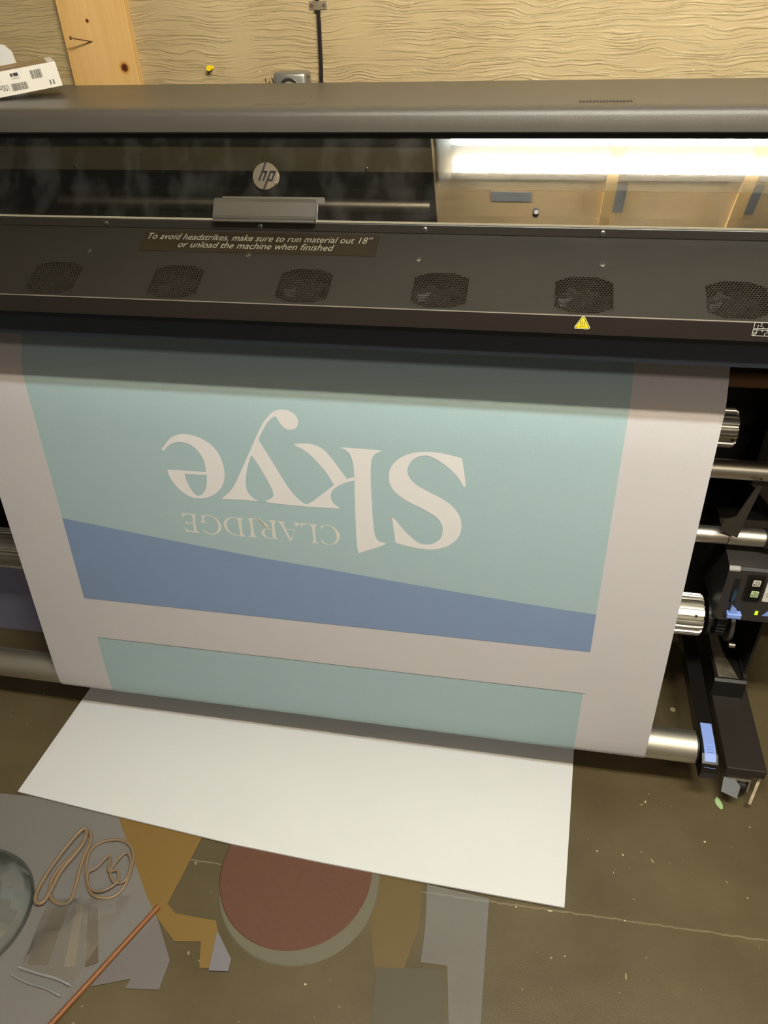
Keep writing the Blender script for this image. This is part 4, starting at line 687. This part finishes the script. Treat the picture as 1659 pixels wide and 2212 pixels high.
# ------------------------------------------------------------------ white corrugated sheet on the floor
sh_m = mat('corrugated_white', rgb(221, 218, 214), 0.6, var=0.015, vscale=4)
outline = [(-1.063,.872),(-.871,.8555),(-.676,.840),(-.533,.8285),(-.326,.819),(-.130,.8125),(.021,.809),(.165,.806),(.178,1.0),(.191,1.21),(.200,1.412),(-.40,1.44),(-1.035,1.47),(-1.044,1.202),(-1.054,1.036)]
bm = B()
def bz(x, y):       # lifts a little over the reflected disc
    return 0.0050
a = [bm.verts.new((x, y, bz(x, y))) for x, y in outline]; b = [bm.verts.new((x, y, bz(x, y)+0.0042)) for x, y in outline]
n = len(outline)
for i in range(n): bm.faces.new((a[i], a[(i+1) % n], b[(i+1) % n], b[i]))
bmesh.ops.triangulate(bm, faces=[bm.faces.new(a[::-1]), bm.faces.new(b)])
cs = obj('corrugated_sheet', bm, sh_m); tag(cs, 'large white corrugated plastic sheet lying on the floor under the banner', 'plastic sheet')

# ------------------------------------------------------------------ on and by the wall
bd = obj('wooden_board', box(B(), -0.981, -0.834, WY-0.02, WY, 0.02, 2.46, 0.0012), pine_material()); tag(bd, 'pale pine board with knots standing upright against the wall', 'board')
nl = B(); cyl(nl, (-0.9185, WY-0.018, 1.4085), (-0.9465, WY-0.052, 1.4185), 0.0013, seg=12); cyl(nl, (-0.9465, WY-0.052, 1.4185), (-0.9478, WY-0.0537, 1.419), 0.0034, seg=16)
tag(obj('nail', nl, mat('rusty_nail', rgb(130, 92, 66), 0.5, 0.6), smooth=True), 'bent rusty nail sticking out of the pine board', 'nail')
bm = B(); c = Vector((-0.678, WY, 1.357)); cyl(bm, c, c+Vector((0,-0.006,0)), 0.0045, 0.0030, 16); cyl(bm, c+Vector((0,-0.006,0)), c+Vector((-0.001,-0.014,0.001)), 0.0030, 0.0055, 16); cyl(bm, c+Vector((-0.001,-0.014,0.001)), c+Vector((-0.001,-0.016,0.001)), 0.0055, 0.005, 16)
tag(obj('push_pin', bm, mat('pin_yellow', rgb(236, 200, 20), 0.4), smooth=True), 'yellow push pin stuck in the tan wall', 'push pin')
ob = thing('outlet_box', 'grey metal electrical box on the wall behind the printer', 'outlet box', (-0.499, WY, 1.30))
bm = B(); box(bm, -0.536, -0.468, WY-0.045, WY, 1.235, 1.352, 0.007); obj('box_body', bm, mat('galvanised', rgb(168, 164, 152), 0.36, 0.8, var=0.08, vscale=30), ob, smooth=True)
bm = B(); xs = circ(0.021, -0.503, 1.322, 32); slab(bm, xs, (0, WY-0.0452, 0), (1,0,0), (0,0,1), 0.0016); obj('cover_plate', bm, steel, ob)
bm = B(); slab(bm, circ(0.0165, -0.503, 1.320, 28), (0, WY-0.0470, 0), (1,0,0), (0,0,1), 0.0012); obj('receptacle', bm, mat('receptacle_tan', rgb(150, 138, 112), 0.5), ob)
bm = B(); slab(bm, [(-0.513,1.3295),(-0.493,1.3295),(-0.493,1.332),(-0.513,1.332)], (0, WY-0.0484, 0), (1,0,0), (0,0,1), 0.001); obj('slot', bm, deep_black, ob)
bm = B(); cyl(bm, (-0.4682, WY-0.02, 1.341), (-0.4672, WY-0.02, 1.341), 0.0022, seg=12); obj('knockout_hole', bm, deep_black, ob)
cab = B(); tube(cab, spline([(-0.4455, WY-0.006, 1.60), (-0.4450, WY-0.006, 1.50), (-0.4432, WY-0.006, 1.445), (-0.4440, WY-0.007, 1.39), (-0.4450, WY-0.008, 1.355), (-0.4462, WY-0.009, 1.325), (-0.448, WY-0.01, 1.20)], 6), 0.0040, 12)
tag(obj('black_cable', cab, mat('cable_black', rgb(34, 28, 26), 0.25), smooth=True), 'shiny black cable running down the tan wall', 'cable')
cp = thing('cable_clamp', 'small silver two-hole clamp holding the black cable', 'clamp', (-0.444, WY, 1.46))
bm = B(); box(bm, -0.4620, -0.4515, WY-0.0015, WY, 1.4525, 1.4665, 0.0005); box(bm, -0.4375, -0.4270, WY-0.0015, WY, 1.4525, 1.4665, 0.0005)
pr_ = [(-0.4515, WY-0.0015), (-0.4505, WY-0.009), (-0.4475, WY-0.0115), (-0.4415, WY-0.0115), (-0.4385, WY-0.009), (-0.4375, WY-0.0015)]
lo_ = [bm.verts.new((x, y, 1.4525)) for x, y in pr_]; hi_ = [bm.verts.new((x, y, 1.4665)) for x, y in pr_]
for i in range(5): bm.faces.new((lo_[i], lo_[i+1], hi_[i+1], hi_[i]))
obj('strap', bm, mat('clamp_silver', rgb(214, 200, 172), 0.3, 0.9), cp)
for x in (-0.4568, -0.4322):
    bm = B(); cyl(bm, (x, WY-0.001, 1.4595), (x, WY-0.0035, 1.4595), 0.0030, seg=14); obj('screw', bm, mat('clamp_screw', rgb(110, 86, 66), 0.5, 0.5), cp)
for (x, z, dx, h_, lb) in ((-0.558, 1.333, -0.0015, 0.014, 'leftmost of the black wire ends behind the printer'), (-0.549, 1.330, -0.003, 0.010, 'short middle black wire end behind the printer'), (-0.540, 1.334, -0.006, 0.017, 'black wire end leaning against the outlet box')):
    bm = B(); tube(bm, [(x-dx*3, WY-0.02, z-0.06), (x, WY-0.02, z-0.012), (x+dx, WY-0.02, z+h_*0.45)], 0.0009, 8)
    tag(obj('wire_end', bm, black), lb, 'wire')

tag(obj('reflection_panel', box(B(), -1.95, -1.09, 1.36, 1.385, 0.0, 0.266, 0.003), mat('reflected_slate', rgb(136, 134, 156), 0.4)), 'slate grey stand-in for a mostly reflected patch behind the left end of the silver roller', 'panel')  # added panel standing in for a mostly reflected bluish patch

# carton on the hood, tipped, with labels; front face in plane (o,u,v)
co = thing('carton', 'white printed carton tilted on top of the printer', 'box', (-0.93, 1.42, 1.353))
cu_ = Vector((0.829, 0.559, 0.098)).normalized(); cb = Vector((-0.559, 0.829, -0.02)); cb = (cb-cu_*cb.dot(cu_)).normalized(); cv = cu_.cross(cb)
cv = cv if cv.z > 0 else -cv
c0 = Vector((-0.843, 1.42, 1.3655))           # lower front right corner
W_, H_, D_ = 0.135, 0.0375, 0.12
def cpt(a, h, d): return c0-cu_*a+cv*h+cb*d
bm = B()
vs = [bm.verts.new(cpt(a, h, d)) for a, h, d in ((W_,0,0),(0,0,0),(0,0,D_),(W_,0,D_),(W_,H_,0),(0,H_,0),(0,H_,D_),(W_,H_,D_))]
for f in ((0,1,2,3),(4,5,6,7),(0,1,5,4),(1,2,6,5),(2,3,7,6),(3,0,4,7)): bm.faces.new([vs[i] for i in f])
obj('carton_body', bm, mat('white_card', rgb(216, 206, 190), 0.6), co)
bm = B(); vs = [bm.verts.new(cpt(a, H_+0.0004, d)) for a, d in ((W_,0.004),(0.012,0.004),(0.012,D_),(W_,D_))]; bm.faces.new(vs); obj('carton_top', bm, mat('card_top_tan', rgb(150, 122, 84), 0.4, var=0.2, vscale=20), co)
def carton_text(s, a, h, size, flip=False, width=1.0, sh=0.0, m=None):
    u, v_ = (cu_, cv) if not flip else (-cu_, -cv)
    bm = text_bm(s, size, cpt(a, h, -0.0003), u, v_, width=width, shear=sh, off=0.0002)
    obj('lettering', bm, m or mat('carton_ink', rgb(50, 44, 40), 0.7), co)
def bars(a, h, w, hh, n):
    bm = B(); rnd = random.Random(int(a*10000)); x = 0
    while x < w:
        t = rnd.choice((0.0005, 0.0009, 0.0013)); q = [cpt(a-x, h, -0.0004), cpt(a-x-t, h, -0.0004), cpt(a-x-t, h+hh, -0.0004), cpt(a-x, h+hh, -0.0004)]
        bm.faces.new([bm.verts.new(p) for p in q]); x += t+rnd.choice((0.0005, 0.0008))
    obj('barcode', bm, mat('carton_ink', rgb(50, 44, 40), 0.7), co)
bars(0.0460, 0.0180, 0.0175, 0.0130, 9); bars(0.0830, 0.0055, 0.0260, 0.0110, 12)
carton_text('17 AUG 22', 0.0800, 0.0225, 0.0044, width=0.75); carton_text('\u2588 \u2588\u2588', 0.0790, 0.0275, 0.0050, width=0.8)
carton_text('100mL', 0.0870, 0.0170, 0.0135, flip=True, width=0.62, sh=-0.2)
for k in range(4):
    bm = B(); q = [cpt(0.104, 0.0225+k*0.003, -0.0004), cpt(0.097, 0.0225+k*0.003, -0.0004), cpt(0.097, 0.0233+k*0.003, -0.0004), cpt(0.104, 0.0233+k*0.003, -0.0004)]; bm.faces.new([bm.verts.new(p) for p in q]); obj('printed_line', bm, MATS['carton_ink'], co)
for (a, h) in ((0.0195, 0.0045), (0.0140, 0.0045)):
    bm = B(); q = [cpt(a, h, -0.0004), cpt(a-0.003, h, -0.0004), cpt(a-0.003, h+0.0075, -0.0004), cpt(a, h+0.0075, -0.0004)]; bm.faces.new([bm.verts.new(p) for p in q]); obj('printed_symbol', bm, mat('carton_grey_ink', rgb(120, 112, 104), 0.7), co)
# white plastic packet standing behind the carton
bm = B(); slab(bm, [(-0.20,0),(0.004,0),(-0.002,0.030),(-0.010,0.062),(-0.024,0.073),(-0.20,0.085)], (-1.034, 1.595, 1.342), (1,0.02,0), (0,0.15,1), 0.010)
tag(obj('white_packet', bm, mat('white_packet_plastic', rgb(232, 226, 216), 0.5)), 'blank white packet standing behind the carton on the printer', 'packet')

# ------------------------------------------------------------------ floor litter
def scrap(x, y, w, h, ang, m, lb, cat='scrap', name='paper_scrap', seed=0, group=None):
    rnd = random.Random(seed); bm = B(); n = 9; pts = []
    for i in range(n):
        t = 2*math.pi*i/n; r = 1+rnd.uniform(-.25, .2); a = w/2*r*math.cos(t); b = h/2*r*math.sin(t)
        pts.append((x+a*math.cos(ang)-b*math.sin(ang), y+a*math.sin(ang)+b*math.cos(ang)))
    slab(bm, pts, (0,0,0.0004), (1,0,0), (0,1,0), 0.0006); o = obj(name, bm, m); tag(o, lb, cat, group); return o
cream = mat('cream_scrap', rgb(214, 200, 168), 0.7); tanm = mat('tan_scrap', rgb(160, 142, 104), 0.8)
bm = B(); slab(bm, [(.4935,1.104),(.4990,1.1135),(.5045,1.106),(.5080,1.094),(.5075,1.085),(.5030,1.082),(.4975,1.088),(.4940,1.094)], (0,0,0.0004), (1,0,0), (0,1,0), 0.0008)
tag(obj('green_scrap', bm, mat('pale_green', rgb(168, 196, 138), 0.7)), 'small torn pale green scrap in front of the caster', 'scrap')
bm = B(); slab(bm, circ(0.0065, 0.432, 1.348, 20), (0,0,0.0004), (1,0,0), (0,1,0), 0.0012)
tag(obj('round_token', bm, mat('token_tan', rgb(186, 170, 128), 0.6)), 'small round tan disc on dark floor behind the silver roller', 'token')
SP = [(.457,.998,.0045,.0045,0,'round white crumb, largest on the floor right of the sheet'),(.334,1.067,.010,.003,.5,'pale splinter left of the pair below the blue tab'),(.343,1.075,.006,.004,1.2,'pale crumb right of the pair below the blue tab'),
      (.345,.937,.0105,.0018,-.9,'thin straight white shred among the crumbs'),(.286,.941,.0035,.005,.2,'oval cream crumb left of the straight white shred'),(.234,.941,.003,.003,.2,'tiny white crumb nearest the sheet edge at right'),(.265,.899,.0015,.004,.2,'tiny upright white sliver below the oval crumb'),
      (.556,1.048,.003,.0035,.4,'white crumb near the right edge of the photo, in front of the stand'),(.522,.888,.002,.0035,.3,'white speck low near the right edge of the photo'),(.281,.803,.003,.003,.1,'white speck on the floor joint right of the sheet'),
      (.138,.799,.009,.003,.0,'white curl by the front right corner of the sheet'),(.072,.796,.004,.0025,.7,'white crumb under the front edge of the sheet near its right corner'),(.166,.718,.0025,.0025,.2,'white speck alone in front of the sheet corner'),(-.305,.589,.005,.0035,.4,'white crumb in front of the reflected red disc'),
      (.276,.700,.004,.011,.0,'faint tan smear lowest on the bare floor')]
for i, (x, y, w, h, a, lb) in enumerate(SP): scrap(x, y, w, h, a, tanm if 'tan smear' in lb or 'splinter' in lb else cream, lb, seed=i, group='crumbs and scraps on the floor')

# ------------------------------------------------------------------ reflections at lower left, modelled as solid things on the floor
film = clear_material('reflected_haze', 0.03, (0.97, 0.97, 0.97, 1), 0.25, haze=0.09, hazecol=(0.75, 0.70, 0.66, 1))
def floor_slab(name, pts, z, th, m, lb, cat, mm=True):
    bm = B(); q = [(x/1000, y/1000) for x, y in pts] if mm else pts
    slab(bm, q, (0,0,z), (1,0,0), (0,1,0), th); o = obj(name, bm, m)
    if lb: tag(o, lb, cat)
    return o
floor_slab('reflected_paper', [(-1190,890),(-1128,864),(-1020,870),(-807,856),(-640,673),(-625,653),(-663,588),(-737,450),(-800,370),(-899,420),(-1180,640)], 0.0005, 0.0006, mat('reflected_grey_lilac', rgb(120, 114, 108), 0.6), 'grey lilac reflection built as a sheet of paper under the rubber bands', 'paper')
floor_slab('reflected_folder', [(-830,880),(-800,854),(-674,846),(-600,860),(-619,688),(-595,672),(-510,672),(-493,643),(-487,587),(-510,583),(-525,629),(-576,621),(-626,656),(-664,692)], 0.0013, 0.0008, mat('reflected_amber', rgb(126, 97, 44), 0.55), 'amber reflection built as a bent card between grey paper and red disc', 'card')
floor_slab('reflected_amber', [(-240,825),(-120,818),(-110,729),(-130,644),(-185,636)], 0.0006, 0.0008, mat('brown_amber', rgb(100, 80, 42), 0.55), 'brown amber reflection built as a card right of the red disc', 'card')
floor_slab('reflected_square', [(-182,640),(-54,656),(-40,548),(-26,470),(-160,455),(-170,540)], 0.0006, 0.001, mat('reflected_olive', rgb(82, 74, 54), 0.6), 'dark olive reflection built as a square mat at the bottom, right of the red disc', 'mat')
pad = thing('reflected_disc', 'reflected round red stool top, built as a disc with grey rim half under the white sheet', 'pad', (-0.38, 0.79, 0))  # red disc is a reflection, laid here as a solid
bm = B(); cyl(bm, (-0.368, 0.778, 0.0005), (-0.368, 0.778, 0.0030), 0.166, 0.163, 64); obj('rim', bm, mat('rim_grey', rgb(104, 97, 78), 0.6), pad, label='grey rim')
bm = B(); cyl(bm, (-0.380, 0.795, 0.0030), (-0.380, 0.795, 0.0045), 0.158, 0.156, 64); obj('top', bm, mat('reflected_red_brown', rgb(96, 60, 42), 0.7, var=0.08, vscale=90), pad)
floor_slab('reflected_triangle', [(-499,652),(-455,607),(-453,585),(-490,580)], 0.0052, 0.0005, mat('reflected_violet_grey', rgb(120, 114, 116), 0.6), 'small grey reflection built as a triangle of card beside the red disc', 'card')
floor_slab('reflected_offcut', [(-626,656),(-570,586),(-570,534),(-633,526),(-630,543),(-701,517)], 0.0030, 0.0005, mat('reflected_lilac', rgb(116, 108, 104), 0.4), 'pale grey reflection built as an offcut right of the orange rod', 'offcut')
bm = B(); cyl(bm, (-0.632, 0.678, 0.007), (-0.800, 0.310, 0.007), 0.0052, seg=16)
tag(obj('reflected_rod', bm, mat('reflected_orange', rgb(136, 82, 38), 0.5), smooth=True), 'thin orange brown reflection built as a rod lying diagonally at lower left', 'rod')
rb = mat('reflected_tan', rgb(134, 110, 82), 0.5)
def rband(pts, r, lb, z0=0.004, seed=0):
    rnd = random.Random(seed); P_ = spline([(x/1000, y/1000, z0+rnd.uniform(0, 0.004)) for x, y in pts], 5, True)
    bm = B(); tube(bm, P_, r, 8, True); o = obj('reflected_band', bm, rb, smooth=True); tag(o, lb, 'rubber band', 'modelled reflections of rubber bands at lower left'); return o
rband([(-853,807),(-837,786),(-832,736),(-817,672),(-821,651),(-854,655),(-875,686),(-873,717),(-862,750),(-854,783)], 0.0040, 'modelled reflection of a long tan rubber band, upright loop with narrow top', seed=1)
rband([(-857,808),(-871,791),(-888,727),(-892,672),(-882,644),(-866,644),(-863,671),(-864,712),(-848,772)], 0.0040, 'leftmost modelled reflection of a long tan rubber band, leaning right', 0.010, seed=2)
rband([(-821,782),(-795,796),(-763,798),(-734,777),(-721,736),(-722,700),(-737,680),(-766,675),(-791,688),(-814,720),(-826,756)], 0.0032, 'modelled reflection of a large round tan rubber band, widest of the loops', seed=3)
rband([(-755,761),(-745,772),(-726,753),(-722,717),(-742,708),(-762,729)], 0.0028, 'modelled reflection of a small tan rubber band loop at the right of the tangle', 0.009, seed=4)
rband([(-794,730),(-778,760),(-765,728),(-747,731),(-736,709),(-758,685),(-788,689),(-806,716)], 0.0026, 'modelled reflection of a crumpled tan rubber band in the middle of the tangle', 0.009, seed=5)
bagm = clear_material('reflected_bag_film', 0.05, (0.92, 0.90, 0.86, 1), 0.10, haze=0.13, hazecol=(0.70, 0.62, 0.52, 1))
bm = B(); gx, gy = 16, 16
rnd = random.Random(4)
cor = [Vector((-0.861,0.655)), Vector((-0.695,0.690)), Vector((-0.735,0.515)), Vector((-0.845,0.520))]
G_ = []
for j in range(gy+1):
    row = []
    for i in range(gx+1):
        u, v_ = i/gx, j/gy; p = (cor[0]*(1-u)+cor[1]*u)*(1-v_)+(cor[3]*(1-u)+cor[2]*u)*v_
        hgt = 0.004+0.016*math.sin(math.pi*u)*math.sin(math.pi*v_)+rnd.uniform(0, 0.0035); row.append(bm.verts.new((p.x, p.y, hgt)))
    G_.append(row)
for j in range(gy):
    for i in range(gx): bm.faces.new((G_[j][i], G_[j][i+1], G_[j+1][i+1], G_[j+1][i]))
bg_ = thing('reflected_bag', 'modelled reflection of a clear zip bag of tan strips below the rubber bands', 'bag', (-0.77, 0.60, 0))
obj('reflected_bag_film', bm, bagm, bg_, smooth=True)
bm = B(); tube(bm, spline([(-0.850,0.526,0.006),(-0.81,0.521,0.008),(-0.77,0.519,0.006),(-0.735,0.512,0.008)],5), 0.0022, 8); tube(bm, spline([(-0.858,0.512,0.005),(-0.82,0.503,0.007),(-0.78,0.500,0.006),(-0.745,0.492,0.008)],5), 0.0016, 8); obj('zip_seal', bm, clear_material('seal_plastic', 0.55, (0.95,0.95,0.95,1), 0.08, haze=0.25, hazecol=(0.9,0.88,0.85,1)), bg_, label='shiny double zip seal of the reflected bag')
for (q, cc_, lb) in (([(-845,640),(-815,645),(-800,540),(-838,535)], (112, 98, 78), 'short wide tan strip at the left inside the reflected bag'), ([(-800,655),(-785,657),(-745,545),(-765,540)], (142, 130, 112), 'pale slanted strip in the middle of the reflected bag'), ([(-775,655),(-755,657),(-705,560),(-725,548)], (96, 82, 64), 'dark slanted strip at the right inside the reflected bag')):
    floor_slab('reflected_strip', q, 0.0022, 0.0016, mat('strip_%d' % cc_[0], rgb(*cc_), 0.6), lb, 'strip')
# reflection built as a clear rounded container at the far left
bm = B()
for i in range(7):
    a0, a1 = math.pi/2*i/7, math.pi/2*(i+1)/7
    cyl(bm, (-1.02, 0.60, 0.004+0.055*math.sin(a0)), (-1.02, 0.60, 0.004+0.055*math.sin(a1)), 0.135*math.cos(a0)+0.002, 0.135*math.cos(a1)+0.002, 40, caps=False)
tag(obj('reflected_dome', bm, clear_material('greenish_clear', 0.06, (0.90, 0.92, 0.88, 1), 0.05, haze=0.10, hazecol=(0.55, 0.56, 0.48, 1)), smooth=True), 'clear greenish reflection modelled as a dome cut by the left edge', 'container')
# reflected haze laid on the floor as a thin film with a straight right edge
fl = floor_slab('reflected_haze_film', [(-0.108,0.812),(0.018,0.803),(0.020,0.30),(-0.022,0.30),(-0.034,0.548),(-0.050,0.664),(-0.10,0.662),(-0.100,0.729)], 0.0018, 0.0004, film, 'reflected haze built as thin clear film with a straight right edge, on the floor', 'plastic film', mm=False)

bpy.context.view_layer.update()
